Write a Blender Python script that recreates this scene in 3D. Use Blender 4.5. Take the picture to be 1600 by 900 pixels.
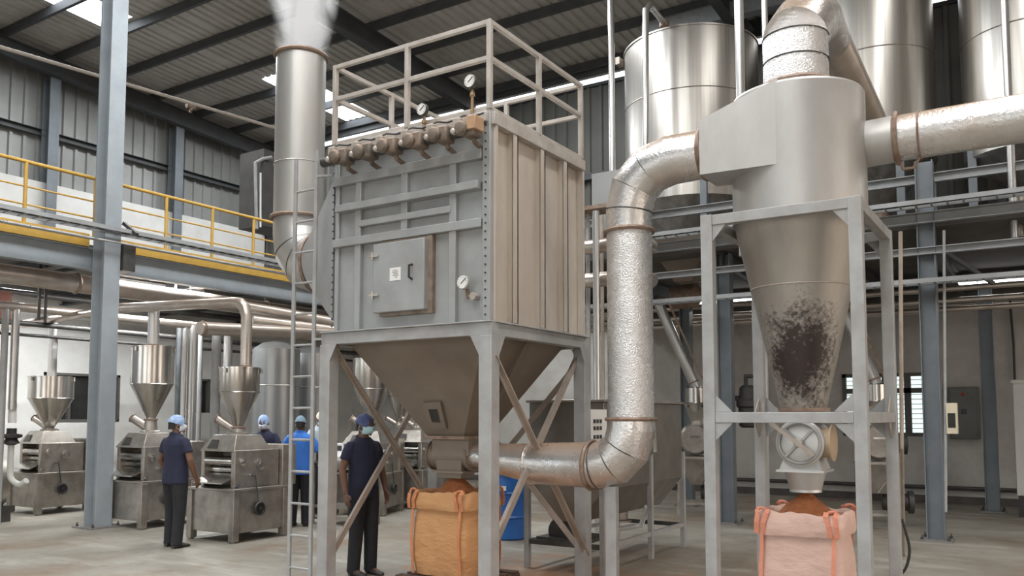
import bpy, math, random
from mathutils import Vector, Matrix, noise
random.seed(7)
for o in list(bpy.data.objects): bpy.data.objects.remove(o)
SC = bpy.context.scene
COL = SC.collection
PI = math.pi

# ------------------------------------------------------------ camera
FPX, YAW, PITCH, CAMH = 1322.0, math.radians(32.4), math.radians(4.0), 1.65
cam_d = bpy.data.cameras.new('camera'); cam = bpy.data.objects.new('camera', cam_d); COL.objects.link(cam)
cam.location = (0, 0, CAMH); cam.rotation_euler = (PI/2+PITCH, 0, YAW)
cam_d.sensor_width = 36; cam_d.lens = 36*FPX/1600; cam_d.shift_y = 108/1600; cam_d.clip_end = 200
SC.camera = cam
# ------------------------------------------------------------ view + sky
SC.view_settings.view_transform = 'Standard'; SC.view_settings.look = 'None'
SC.view_settings.gamma = 1; SC.view_settings.use_curve_mapping = False
SC.view_settings.exposure = 0.34
SKY = 2.7
SC.cycles.volume_bounces = 4
wd = bpy.data.worlds.new('sky'); SC.world = wd; wd.use_nodes = True
nt = wd.node_tree; nt.nodes.clear()
tc = nt.nodes.new('ShaderNodeTexCoord'); sx = nt.nodes.new('ShaderNodeSeparateXYZ')
nt.links.new(tc.outputs['Generated'], sx.inputs[0])
ramp = nt.nodes.new('ShaderNodeValToRGB')                      # overcast sky: dim at the ground, bright overhead
e = ramp.color_ramp.elements
e[0].position = 0.0; e[0].color = (.22, .20, .175, 1); e[1].position = 1.0; e[1].color = (1.9, 2.0, 2.1, 1)
for p_, c_ in ((.47, (.32, .29, .25, 1)), (.52, (.72, .71, .69, 1)), (.65, (1.15, 1.15, 1.15, 1))):
    q = e.new(p_); q.color = c_
mr = nt.nodes.new('ShaderNodeMapRange'); mr.inputs[1].default_value = -1; mr.inputs[2].default_value = 1
nt.links.new(sx.outputs[2], mr.inputs[0]); nt.links.new(mr.outputs[0], ramp.inputs[0])
# warmer light towards +X, cooler towards -Y
mx = nt.nodes.new('ShaderNodeMapRange'); mx.inputs[1].default_value = -.2; mx.inputs[2].default_value = .9
nt.links.new(sx.outputs[0], mx.inputs[0])
tint = nt.nodes.new('ShaderNodeMix'); tint.data_type = 'RGBA'
tint.inputs[6].default_value = (.93, 1.0, 1.06, 1); tint.inputs[7].default_value = (1.13, 1.0, .90, 1)
nt.links.new(mx.outputs[0], tint.inputs[0])
mul = nt.nodes.new('ShaderNodeMix'); mul.data_type = 'RGBA'; mul.blend_type = 'MULTIPLY'; mul.inputs[0].default_value = 1
nt.links.new(ramp.outputs[0], mul.inputs[6]); nt.links.new(tint.outputs[2], mul.inputs[7])
bg = nt.nodes.new('ShaderNodeBackground'); bg.inputs[1].default_value = SKY
wo = nt.nodes.new('ShaderNodeOutputWorld')
nt.links.new(mul.outputs[2], bg.inputs[0]); nt.links.new(bg.outputs[0], wo.inputs[0])

def area_light(name, loc, sx_, sy_, power, color=(1, 1, 1), rot=(0, 0, 0)):
    l = bpy.data.lights.new(name, 'AREA'); l.shape = 'RECTANGLE'; l.size = sx_; l.size_y = sy_; l.energy = power; l.color = color
    o = bpy.data.objects.new(name, l); COL.objects.link(o); o.location = loc; o.rotation_euler = rot
    return o
# daylight falling through the rooflight strips
area_light('rooflight_daylight', (-16.9, 13.0, 10.2), 1.0, 9.5, 480, (.95, .98, 1))
area_light('rooflight_daylight', (-8.6, 9.0, 10.2), 1.0, 14, 800, (.95, .98, 1))
area_light('rooflight_daylight', (0.0, 4.0, 10.4), 1.0, 16, 520, (1, .98, .95))
area_light('rooflight_daylight', (-4.3, 1.0, 10.6), 1.0, 12, 420, (1, .98, .95))

# ------------------------------------------------------------ geometry from the photograph: rays of its lens
cT, sT = math.cos(YAW), math.sin(YAW)
def ray(px, py):
    u = (px-800)/FPX; v = (450-py+108)/FPX
    f = math.cos(PITCH)-v*math.sin(PITCH); z = v*math.cos(PITCH)+math.sin(PITCH)
    return Vector((u*cT-f*sT, u*sT+f*cT, z))
C0 = Vector((0, 0, CAMH))
def onX(px, py, X): d = ray(px, py); return C0+d*(X/d.x)
def onY(px, py, Y): d = ray(px, py); return C0+d*(Y/d.y)
def onZ(px, py, Z=0.0): d = ray(px, py); return C0+d*((Z-CAMH)/d.z)
def dep(px, py, D):
    d = ray(px, py); f = -d.x*sT+d.y*cT; return C0+d*(D/f)

# ------------------------------------------------------------ materials
MATS = {}
def mat(name, c1, c2=None, metal=0.0, rough=.5, scale=3.0, contrast=.5, bump=0.0, bscale=None, dust=0.0, dustc=(.36, .21, .12), rvar=.12, stretch=(1, 1, 1), trans=0, emit=None, topdust=0.0, spec=.5):
    if name in MATS: return MATS[name]
    m = bpy.data.materials.new(name); m.use_nodes = True; MATS[name] = m
    t = m.node_tree; N = t.nodes; L = t.links; b = N['Principled BSDF']
    c1 = tuple(c1)+(1,); c2 = tuple(c2)+(1,) if c2 else c1
    b.inputs['Metallic'].default_value = metal; b.inputs['Roughness'].default_value = rough
    b.inputs['Specular IOR Level'].default_value = spec
    if emit: b.inputs['Emission Color'].default_value = tuple(emit[:3])+(1,); b.inputs['Emission Strength'].default_value = emit[3]
    co = N.new('ShaderNodeTexCoord'); mp = N.new('ShaderNodeMapping'); mp.inputs['Scale'].default_value = stretch
    L.new(co.outputs['Object'], mp.inputs[0])
    n = N.new('ShaderNodeTexNoise'); n.inputs['Scale'].default_value = scale; n.inputs['Detail'].default_value = 6; n.inputs['Roughness'].default_value = .6
    L.new(mp.outputs[0], n.inputs['Vector'])
    r = N.new('ShaderNodeMapRange'); r.inputs[1].default_value = .5-.25*contrast-.05; r.inputs[2].default_value = .5+.25*contrast+.05
    L.new(n.outputs[0], r.inputs[0])
    mixc = N.new('ShaderNodeMix'); mixc.data_type = 'RGBA'; mixc.inputs[6].default_value = c1; mixc.inputs[7].default_value = c2
    L.new(r.outputs[0], mixc.inputs[0]); cur = mixc.outputs[2]
    fac = None
    if dust > 0 or topdust > 0:
        n2 = N.new('ShaderNodeTexNoise'); n2.inputs['Scale'].default_value = 1.7; n2.inputs['Detail'].default_value = 8; n2.inputs['Roughness'].default_value = .65
        L.new(co.outputs['Object'], n2.inputs['Vector'])
        r2 = N.new('ShaderNodeMapRange'); r2.inputs[1].default_value = .42; r2.inputs[2].default_value = .84; r2.inputs[4].default_value = dust
        L.new(n2.outputs[0], r2.inputs[0]); fac = r2.outputs[0]
        if topdust > 0:                                     # settled powder lies on what faces up
            g = N.new('ShaderNodeNewGeometry'); s = N.new('ShaderNodeSeparateXYZ'); L.new(g.outputs['Normal'], s.inputs[0])
            r3 = N.new('ShaderNodeMapRange'); r3.inputs[1].default_value = .25; r3.inputs[2].default_value = .95; r3.inputs[4].default_value = topdust
            L.new(s.outputs[2], r3.inputs[0])
            ma = N.new('ShaderNodeMath'); ma.operation = 'MAXIMUM'; L.new(fac, ma.inputs[0]); L.new(r3.outputs[0], ma.inputs[1]); fac = ma.outputs[0]
        md = N.new('ShaderNodeMix'); md.data_type = 'RGBA'; md.inputs[7].default_value = tuple(dustc)+(1,)
        L.new(fac, md.inputs[0]); L.new(cur, md.inputs[6]); cur = md.outputs[2]
        if metal > 0:
            mm = N.new('ShaderNodeMapRange'); mm.inputs[3].default_value = metal; mm.inputs[4].default_value = .45*metal
            L.new(fac, mm.inputs[0]); L.new(mm.outputs[0], b.inputs['Metallic'])
    L.new(cur, b.inputs['Base Color'])
    rr = N.new('ShaderNodeMapRange'); rr.inputs[3].default_value = max(.02, rough-rvar); rr.inputs[4].default_value = min(1, rough+rvar)
    L.new(n.outputs[0], rr.inputs[0]); L.new(rr.outputs[0], b.inputs['Roughness'])
    if bump > 0:
        nb = N.new('ShaderNodeTexNoise'); nb.inputs['Scale'].default_value = bscale or scale*4; nb.inputs['Detail'].default_value = 4
        L.new(mp.outputs[0], nb.inputs['Vector'])
        bp = N.new('ShaderNodeBump'); bp.inputs['Strength'].default_value = bump; bp.inputs['Distance'].default_value = .02
        L.new(nb.outputs[0], bp.inputs['Height']); L.new(bp.outputs[0], b.inputs['Normal'])
    return m
paint_grey = mat('grey_painted_steel', (.40, .42, .425), (.31, .32, .32), metal=.25, rough=.5, scale=2.2, dust=.35, dustc=(.30, .24, .19), bump=.05, bscale=9)
lit_side_paint = mat('warm_lit_side_steel', (.64, .585, .52), (.50, .44, .38), metal=.3, rough=.45, scale=2.0, dust=.3, dustc=(.36, .27, .20), bump=.05, bscale=7, stretch=(1, 1, .35))  # housing steel with the warm light on its right side mixed into the colour
frame_grey = mat('light_grey_steel', (.42, .43, .43), (.31, .31, .305), metal=.2, rough=.5, scale=4, dust=.35, dustc=(.31, .24, .19))
frame_warm = mat('galvanised_brace_steel', (.46, .41, .36), (.33, .28, .24), metal=.3, rough=.5, scale=4, dust=.3)
hopper_m = mat('dusty_hopper_steel', (.25, .215, .175), (.185, .15, .12), metal=.35, rough=.5, scale=1.5, dust=.5, dustc=(.25, .175, .12), bump=.04, bscale=5)
rail_m = mat('pale_rail_steel', (.52, .49, .455), (.38, .35, .315), metal=.2, rough=.5, scale=6, dust=.3)
dark_m = mat('dark_metal', (.05, .048, .045), (.09, .085, .08), metal=.4, rough=.5, scale=8)
black_m = mat('black_rubber', (.02, .02, .02), (.035, .033, .03), rough=.55)
rust_m = mat('rusty_flange', (.20, .12, .08), (.34, .27, .22), metal=.4, rough=.6, scale=14, contrast=.6, bump=.3, bscale=30)
valve_m = mat('dusty_valve_casting', (.23, .19, .155), (.12, .10, .085), metal=.4, rough=.6, scale=9, dust=.6, dustc=(.32, .22, .15), bump=.2, topdust=.7)
stack_m = mat('stack_steel', (.56, .55, .53), (.44, .43, .41), metal=.75, rough=.38, scale=2.5, dust=.2, dustc=(.4, .34, .28), stretch=(1, 1, .2), bump=.03)
foil_m = mat('aluminium_foil_cladding', (.74, .74, .74), (.60, .59, .57), metal=.85, rough=.28, scale=5, bump=.22, bscale=38, dust=.4, dustc=(.52, .34, .22), topdust=.9)
foil_v = mat('aluminium_foil_cladding_upright', (.78, .79, .80), (.64, .63, .62), metal=.82, rough=.28, scale=5, bump=.6, bscale=75, dust=.15, dustc=(.55, .36, .24))
cyc_m = mat('cyclone_steel', (.58, .575, .56), (.43, .42, .40), metal=.55, rough=.4, scale=2.0, dust=.2, dustc=(.34, .26, .2), stretch=(1, 1, .35), bump=.03)
ss_m = mat('stainless_steel', (.62, .60, .57), (.34, .32, .29), metal=.95, rough=.24, scale=2.5, dust=.08, stretch=(1.5, 1.5, .2), bump=.03)
tank_m = mat('tank_stainless', (.68, .66, .62), (.27, .25, .225), metal=.88, rough=.34, scale=2.5, contrast=.8, dust=.12, dustc=(.4, .32, .26), stretch=(2.2, 2.2, .07), bump=.04, bscale=3)
mill_m = mat('mill_stainless', (.44, .41, .37), (.25, .23, .205), metal=.8, rough=.40, scale=4, dust=.35, dustc=(.27, .2, .15), bump=.05)
pipe_m = mat('dusty_pipe_steel', (.58, .53, .48), (.42, .36, .31), metal=.8, rough=.32, scale=3, dust=.25, dustc=(.36, .25, .18), topdust=.7)
pipe_c = mat('clean_pipe_steel', (.60, .60, .59), (.46, .45, .44), metal=.75, rough=.3, scale=3, stretch=(1, 1, .3))
blue_m = mat('blue_grey_painted_column', (.175, .20, .222), (.13, .15, .168), metal=.1, rough=.5, scale=2.5, dust=.3, dustc=(.23, .21, .19))
blue_l = mat('pale_blue_grey_painted_column', (.33, .37, .40), (.27, .30, .325), metal=.1, rough=.5, scale=2.5, dust=.3, dustc=(.34, .33, .31))
beam_l = mat('pale_painted_beam', (.36, .38, .39), (.27, .28, .285), metal=.1, rough=.5, scale=3, dust=.3, dustc=(.28, .24, .2))
purlin_m = mat('dark_roof_steel', (.055, .06, .065), (.085, .088, .09), rough=.6, scale=3)
yellow_m = mat('yellow_safety_paint', (.62, .38, .07), (.50, .30, .06), rough=.5, scale=6, dust=.25, dustc=(.35, .25, .12))
white_wall = mat('white_plaster', (.78, .78, .76), (.64, .63, .60), rough=.85, scale=.8, contrast=.7, dust=.35, dustc=(.40, .35, .30), bump=.1, bscale=6)
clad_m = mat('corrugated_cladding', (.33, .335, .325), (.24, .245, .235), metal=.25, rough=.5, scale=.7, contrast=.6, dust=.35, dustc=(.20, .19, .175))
clad_b = mat('dark_back_cladding', (.13, .13, .12), (.085, .085, .078), metal=.2, rough=.6, scale=.7, contrast=.6, dust=.35, dustc=(.10, .09, .075))  # darker tone of the cladding, used on the far wall
back_wall = mat('stained_plaster', (.58, .57, .54), (.40, .385, .355), rough=.85, scale=.7, contrast=.9, dust=.7, dustc=(.26, .22, .185), bump=.1, bscale=6)
roof_m = mat('corrugated_roof_sheet', (.62, .60, .56), (.48, .46, .42), metal=.1, rough=.6, scale=.6, contrast=.6, dust=.3, dustc=(.17, .14, .12))
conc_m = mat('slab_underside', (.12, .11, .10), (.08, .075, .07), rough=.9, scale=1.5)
navy_m = mat('navy_cloth', (.012, .014, .036), (.020, .023, .052), rough=.85, scale=12, bump=.3, bscale=18)
trou_m = mat('dark_trouser_cloth', (.014, .014, .018), (.024, .024, .028), rough=.9, scale=12, bump=.3, bscale=14)
bluesh_m = mat('bright_blue_cloth', (.03, .14, .50), (.04, .18, .60), rough=.8, scale=10, bump=.3, bscale=16)
greysh_m = mat('pale_blue_cloth', (.38, .45, .50), (.30, .37, .42), rough=.8, scale=10, bump=.2)
skin_m = mat('brown_skin', (.13, .062, .038), (.17, .085, .052), rough=.55, scale=9)
net_m = mat('blue_hair_net', (.22, .34, .58), (.40, .52, .72), rough=.8, scale=22, contrast=.4, bump=.5, bscale=40)
cream_m = mat('cream_hair_net', (.62, .50, .40), (.72, .62, .52), rough=.8, scale=22, bump=.5, bscale=40)
mask_m = mat('surgical_mask', (.42, .66, .74), (.52, .74, .80), rough=.8, scale=20)
maskw_m = mat('white_mask', (.72, .75, .78), (.6, .64, .68), rough=.8, scale=20)
shoe_m = mat('dark_shoe', (.03, .028, .026), (.06, .052, .045), rough=.6, scale=12)
tan_m = mat('tan_woven_sack', (.58, .32, .145), (.50, .265, .115), rough=.75, scale=3, dust=.35, dustc=(.50, .24, .10), bump=.6, bscale=14, stretch=(1, 1, 2.2))
tanloop_m = mat('orange_webbing', (.62, .26, .12), (.50, .20, .09), rough=.8, scale=12)
pink_m = mat('pink_woven_sack', (.66, .46, .385), (.60, .40, .33), rough=.7, scale=3, dust=.15, dustc=(.52, .30, .22), bump=.6, bscale=12, stretch=(1, 1, 2.0))
pinkloop_m = mat('coral_webbing', (.74, .30, .20), (.62, .24, .15), rough=.8, scale=12)
powder_m = mat('red_brown_powder', (.30, .105, .035), (.22, .07, .022), rough=.95, scale=20, bump=.5, bscale=60)
drum_m = mat('blue_plastic', (.02, .12, .42), (.025, .15, .48), rough=.4)
cab_m = mat('grey_green_cabinet', (.16, .165, .15), (.13, .13, .12), rough=.5, metal=.2)
cabl_m = mat('pale_cabinet', (.55, .56, .52), (.48, .48, .45), rough=.5)
white_m = mat('white_enamel', (.78, .78, .76), rough=.4)
ink_m = mat('grey_print', (.25, .25, .26), rough=.6)
red_m = mat('red_plastic', (.55, .06, .04), rough=.4)
brick_m = mat('brown_red_panel', (.20, .07, .045), (.16, .055, .035), rough=.7, scale=6)
wood_m = mat('dark_pallet_wood', (.11, .06, .04), (.07, .04, .025), rough=.8, scale=5, stretch=(4, 1, 1))
glass_dark = mat('dark_window_glass', (.03, .03, .03), (.05, .05, .045), rough=.12, metal=.2)
win_frame = mat('dark_window_frame', (.12, .115, .10), (.09, .085, .08), rough=.6)
def lit_glass():
    m = bpy.data.materials.new('frosted_daylit_glass'); m.use_nodes = True; b = m.node_tree.nodes['Principled BSDF']
    b.inputs['Base Color'].default_value = (.7, .8, .78, 1); b.inputs['Roughness'].default_value = .5
    b.inputs['Emission Color'].default_value = (.80, .93, .90, 1); b.inputs['Emission Strength'].default_value = .85
    return m
winlit_m = lit_glass()
def rooflight():
    m = bpy.data.materials.new('translucent_rooflight'); m.use_nodes = True; t = m.node_tree; t.nodes.clear()
    o = t.nodes.new('ShaderNodeOutputMaterial'); tr = t.nodes.new('ShaderNodeBsdfTranslucent'); tr.inputs[0].default_value = (.95, .97, 1, 1)
    em = t.nodes.new('ShaderNodeEmission'); em.inputs[0].default_value = (.94, .97, 1, 1); em.inputs[1].default_value = .9
    ad = t.nodes.new('ShaderNodeAddShader'); t.links.new(tr.outputs[0], ad.inputs[0]); t.links.new(em.outputs[0], ad.inputs[1]); t.links.new(ad.outputs[0], o.inputs[0])
    return m
rooflight_m = rooflight()

def floor_material():
    m = bpy.data.materials.new('worn_concrete_floor'); m.use_nodes = True; t = m.node_tree; N = t.nodes; L = t.links; b = N['Principled BSDF']
    co = N.new('ShaderNodeTexCoord')
    def nz(s, d, stretch=(1, 1, 1), rough=.6):
        mp = N.new('ShaderNodeMapping'); mp.inputs['Scale'].default_value = stretch; mp.inputs['Rotation'].default_value = (0, 0, .5); L.new(co.outputs['Object'], mp.inputs[0])
        n = N.new('ShaderNodeTexNoise'); n.inputs['Scale'].default_value = s; n.inputs['Detail'].default_value = d; n.inputs['Roughness'].default_value = rough; L.new(mp.outputs[0], n.inputs[0]); return n.outputs[0]
    def rng(x, a, bb, lo=0, hi=1):
        r = N.new('ShaderNodeMapRange'); r.inputs[1].default_value = a; r.inputs[2].default_value = bb; r.inputs[3].default_value = lo; r.inputs[4].default_value = hi; L.new(x, r.inputs[0]); return r.outputs[0]
    def mixc(f, a, bcol):
        x = N.new('ShaderNodeMix'); x.data_type = 'RGBA'; L.new(f, x.inputs[0])
        for k, v in ((6, a), (7, bcol)):
            if isinstance(v, tuple): x.inputs[k].default_value = v+(1,)
            else: L.new(v, x.inputs[k])
        return x.outputs[2]
    c = mixc(rng(nz(.7, 8), .35, .65), (.285, .265, .225), (.19, .165, .13))
    c = mixc(rng(nz(1.6, 8, (.35, 1.6, 1)), .52, .68, 0, .8), c, (.37, .35, .305))
    c = mixc(rng(nz(.5, 9, (1, .6, 1)), .50, .66, 0, .8), c, (.18, .118, .07))
    c = mixc(rng(nz(5, 8), .60, .72, 0, .6), c, (.11, .08, .06))
    # powder spilled round the filling station
    g = N.new('ShaderNodeVectorMath'); g.operation = 'DISTANCE'; g.inputs[1].default_value = (-4.2, 6.9, 0); L.new(co.outputs['Object'], g.inputs[0])
    w = N.new('ShaderNodeMath'); w.operation = 'ADD'; L.new(g.outputs['Value'], w.inputs[0]); L.new(rng(nz(1.8, 6), .3, .7, -.9, .9), w.inputs[1])
    c = mixc(rng(w.outputs[0], .6, 1.9, .85, 0), c, (.34, .15, .06))
    L.new(c, b.inputs['Base Color']); L.new(rng(nz(2.2, 6), .3, .7, .45, .75), b.inputs['Roughness'])
    bp = N.new('ShaderNodeBump'); bp.inputs['Strength'].default_value = .15; bp.inputs['Distance'].default_value = .01; L.new(nz(9, 6), bp.inputs['Height']); L.new(bp.outputs[0], b.inputs['Normal'])
    return m
floor_m = floor_material()

def stained_cone_material(cx, cy):
    """cone steel with a rough-edged dark burnt patch on the side facing the aisle"""
    m = mat('cyclone_cone_steel', (.40, .375, .335), (.29, .265, .235), metal=.5, rough=.42, scale=2.0, dust=.3, dustc=(.26, .20, .15), stretch=(1, 1, .35), bump=.03); t = m.node_tree; N = t.nodes; L = t.links; b = N['Principled BSDF']
    src = b.inputs['Base Color'].links[0].from_socket
    co = N.new('ShaderNodeTexCoord')
    v = N.new('ShaderNodeVectorMath'); v.operation = 'SUBTRACT'; v.inputs[1].default_value = (cx, cy, 2.13); L.new(co.outputs['Object'], v.inputs[0])
    s = N.new('ShaderNodeVectorMath'); s.operation = 'MULTIPLY'; s.inputs[1].default_value = (2.9, 2.9, 2.1); L.new(v.outputs[0], s.inputs[0])
    ln = N.new('ShaderNodeVectorMath'); ln.operation = 'LENGTH'; L.new(s.outputs[0], ln.inputs[0])
    n = N.new('ShaderNodeTexNoise'); n.inputs['Scale'].default_value = 26; n.inputs['Detail'].default_value = 8; n.inputs['Roughness'].default_value = .75; L.new(co.outputs['Object'], n.inputs[0])
    n3 = N.new('ShaderNodeTexNoise'); n3.inputs['Scale'].default_value = 6; n3.inputs['Detail'].default_value = 3; L.new(co.outputs['Object'], n3.inputs[0])
    a = N.new('ShaderNodeMath'); a.operation = 'MULTIPLY_ADD'; a.inputs[1].default_value = 2.6; L.new(n.outputs[0], a.inputs[0]); L.new(ln.outputs['Value'], a.inputs[2])
    a2 = N.new('ShaderNodeMath'); a2.operation = 'MULTIPLY_ADD'; a2.inputs[1].default_value = .9; L.new(n3.outputs[0], a2.inputs[0]); L.new(a.outputs[0], a2.inputs[2])
    r = N.new('ShaderNodeMapRange'); r.inputs[1].default_value = 2.22; r.inputs[2].default_value = 2.80; r.inputs[3].default_value = .98; r.inputs[4].default_value = 0; L.new(a2.outputs[0], r.inputs[0])
    x = N.new('ShaderNodeMix'); x.data_type = 'RGBA'; x.inputs[7].default_value = (.022, .012, .010, 1); L.new(r.outputs[0], x.inputs[0]); L.new(src, x.inputs[6]); L.new(x.outputs[2], b.inputs['Base Color'])
    mm = N.new('ShaderNodeMapRange'); mm.inputs[3].default_value = .5; mm.inputs[4].default_value = .0; L.new(r.outputs[0], mm.inputs[0]); L.new(mm.outputs[0], b.inputs['Metallic'])
    return m

# ------------------------------------------------------------ mesh building
class MB:
    def __init__(s): s.v = []; s.f = []
    def quad(s, a, b, c, d):
        n = len(s.v); s.v += [Vector(a), Vector(b), Vector(c), Vector(d)]; s.f.append((n, n+1, n+2, n+3)); return s
    def box(s, a, b):
        x0, y0, z0 = [min(a[i], b[i]) for i in range(3)]; x1, y1, z1 = [max(a[i], b[i]) for i in range(3)]
        n = len(s.v); s.v += [Vector(p) for p in ((x0, y0, z0), (x1, y0, z0), (x1, y1, z0), (x0, y1, z0), (x0, y0, z1), (x1, y0, z1), (x1, y1, z1), (x0, y1, z1))]
        s.f += [(n, n+3, n+2, n+1), (n+4, n+5, n+6, n+7), (n, n+1, n+5, n+4), (n+1, n+2, n+6, n+5), (n+2, n+3, n+7, n+6), (n+3, n, n+4, n+7)]; return s
    def beam(s, a, b, w, h, up=(0, 0, 1)):
        """rectangular bar from a to b: w across, h along up"""
        a = Vector(a); b = Vector(b); d = (b-a).normalized(); up = Vector(up)
        if abs(d.dot(up)) > .98: up = Vector((1, 0, 0)) if abs(d.x) < .9 else Vector((0, 1, 0))
        sd = d.cross(up).normalized()*w/2; u = sd.cross(d).normalized()*h/2
        n = len(s.v)
        for p in (a, b): s.v += [p-sd-u, p+sd-u, p+sd+u, p-sd+u]
        s.f += [(n, n+1, n+2, n+3), (n+7, n+6, n+5, n+4)]+[(n+i, n+4+i, n+4+(i+1) % 4, n+(i+1) % 4) for i in range(4)]; return s
    def ibeam(s, a, b, w, h, t=.012, up=(0, 0, 1)):
        """rolled I section: two flanges and a web"""
        a = Vector(a); b = Vector(b); d = (b-a).normalized(); up_ = Vector(up)
        if abs(d.dot(up_)) > .98: up_ = Vector((1, 0, 0))
        sd = d.cross(up_).normalized(); u = sd.cross(d).normalized()
        s.beam(a+u*(h/2-t/2), b+u*(h/2-t/2), w, t, up_); s.beam(a-u*(h/2-t/2), b-u*(h/2-t/2), w, t, up_); s.beam(a, b, t, h-2*t, up_); return s
    def channel(s, a, b, w, h, t=.012, up=(0, 0, 1), side=1):
        a = Vector(a); b = Vector(b); d = (b-a).normalized(); up_ = Vector(up); sd = d.cross(up_).normalized(); u = sd.cross(d).normalized()
        s.beam(a+u*(h/2-t/2), b+u*(h/2-t/2), w, t, up_); s.beam(a-u*(h/2-t/2), b-u*(h/2-t/2), w, t, up_)
        s.beam(a+sd*side*(w/2-t/2), b+sd*side*(w/2-t/2), t, h-2*t, up_); return s
    def rings(s, rs, cap=True, close=True):
        k = len(rs[0]); n = len(s.v)
        for r in rs: s.v += [Vector(p) for p in r]
        for i in range(len(rs)-1):
            for j in range(k if close else k-1):
                a = n+i*k+j; b = n+i*k+(j+1) % k; s.f.append((a, b, b+k, a+k))
        if cap: s.f.append(tuple(n+j for j in reversed(range(k)))); s.f.append(tuple(n+(len(rs)-1)*k+j for j in range(k)))
        return s
    def tube(s, pts, r, seg=24, cap=True, flat=None):
        """pipe along pts with true mitred joints; r one radius or one per point"""
        P = [Vector(p) for p in pts]; R = r if isinstance(r, (list, tuple)) else [r]*len(P)
        D = [(P[i+1]-P[i]).normalized() for i in range(len(P)-1)]
        ref = Vector((0, 0, 1)) if abs(D[0].z) < .9 else Vector((1, 0, 0))
        u = D[0].cross(ref).normalized(); w = D[0].cross(u).normalized(); rs = []
        for i, p in enumerate(P):
            d = D[max(0, i-1)]
            if i > 0:
                q = D[max(0, i-2)].rotation_difference(d) if i > 1 else None
                if q: u = q @ u; w = q @ w
            if 0 < i < len(D): nrm = (D[i-1]+D[i]).normalized()
            else: nrm = d
            ring = []
            for j in range(seg):
                a = 2*PI*j/seg; o = (u*math.cos(a)+w*math.sin(a)*(flat or 1))*R[i]
                ring.append(p+o-d*(o.dot(nrm)/max(.2, d.dot(nrm))))
            rs.append(ring)
        return s.rings(rs, cap)
    def lathe(s, c, prof, seg=32, axis=(0, 0, 1), cap=True):
        """revolve (radius, distance along axis) about axis through c"""
        c = Vector(c); ax = Vector(axis).normalized(); ref = Vector((1, 0, 0)) if abs(ax.x) < .9 else Vector((0, 1, 0))
        u = ax.cross(ref).normalized(); w = ax.cross(u)
        return s.rings([[c+ax*h+(u*math.cos(2*PI*j/seg)+w*math.sin(2*PI*j/seg))*max(r, 1e-4) for j in range(seg)] for r, h in prof], cap)
    def ring(s, c, R, r, axis=(0, 0, 1), seg=36, sub=8):
        c = Vector(c); ax = Vector(axis).normalized(); ref = Vector((1, 0, 0)) if abs(ax.x) < .9 else Vector((0, 1, 0))
        u = ax.cross(ref).normalized(); w = ax.cross(u); n = len(s.v)
        for i in range(seg):
            a = 2*PI*i/seg; d = u*math.cos(a)+w*math.sin(a)
            for j in range(sub):
                b = 2*PI*j/sub; s.v.append(c+d*(R+r*math.cos(b))+ax*r*math.sin(b))
        for i in range(seg):
            for j in range(sub):
                s.f.append((n+i*sub+j, n+((i+1) % seg)*sub+j, n+((i+1) % seg)*sub+(j+1) % sub, n+i*sub+(j+1) % sub))
        return s
    def prism(s, poly, off):
        """extrude a planar polygon (3D points) by the vector off"""
        k = len(poly); n = len(s.v); off = Vector(off); s.v += [Vector(p) for p in poly]+[Vector(p)+off for p in poly]
        s.f += [tuple(range(n, n+k)), tuple(reversed(range(n+k, n+2*k)))]+[(n+i, n+k+i, n+k+(i+1) % k, n+(i+1) % k) for i in range(k)]; return s
    def ball(s, c, rx, ry, rz, seg=16, rg=10):
        c = Vector(c)
        return s.rings([[c+Vector((rx*math.sin(PI*i/rg)*math.cos(2*PI*j/seg), ry*math.sin(PI*i/rg)*math.sin(2*PI*j/seg), -rz*math.cos(PI*i/rg))) for j in range(seg)] for i in [.15]+list(range(1, rg))+[rg-.15]])
    def build(s, name, m, parent=None, sharp=30, bevel=0.0, origin=None):
        me = bpy.data.meshes.new(name); off = Vector((0, 0, 0)); p = parent
        while p: off += p.location; p = p.parent
        o = bpy.data.objects.new(name, me)
        if parent is None:
            if origin is None:
                xs = [v.x for v in s.v]; ys = [v.y for v in s.v]; zs = [v.z for v in s.v]
                origin = Vector(((min(xs)+max(xs))/2, (min(ys)+max(ys))/2, min(zs)))
            off = Vector(origin); o.location = off
        me.from_pydata([v-off for v in s.v], [], s.f); me.validate(); me.update()
        import bmesh
        bm = bmesh.new(); bm.from_mesh(me); bmesh.ops.recalc_face_normals(bm, faces=bm.faces); bm.to_mesh(me); bm.free()
        me.polygons.foreach_set('use_smooth', [True]*len(me.polygons)); me.set_sharp_from_angle(angle=math.radians(sharp))
        me.materials.append(m); COL.objects.link(o)
        if parent: o.parent = parent
        if bevel > 0:
            b = o.modifiers.new('bevel', 'BEVEL'); b.width = bevel; b.segments = 2; b.limit_method = 'ANGLE'; b.angle_limit = math.radians(40)
        return o
def tag(o, label, cat, group=None, kind=None):
    o['label'] = label; o['category'] = cat
    if group: o['group'] = group
    if kind: o['kind'] = kind
    return o
def struct(o): o['kind'] = 'structure'; return o
def thing(name, label, cat, loc=(0, 0, 0), group=None):
    o = bpy.data.objects.new(name, None); COL.objects.link(o); o.location = loc; o.empty_display_size = .1
    return tag(o, label, cat, group)
def dup(o, loc=None, rz=None, label=None, parent=None):
    c = o.copy(); COL.objects.link(c)
    if parent: c.parent = parent
    for ch in list(o.children): dup(ch, parent=c)
    if loc is not None: c.location = loc
    if rz is not None: c.rotation_euler = (0, 0, rz)
    if label: c['label'] = label
    return c
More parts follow.
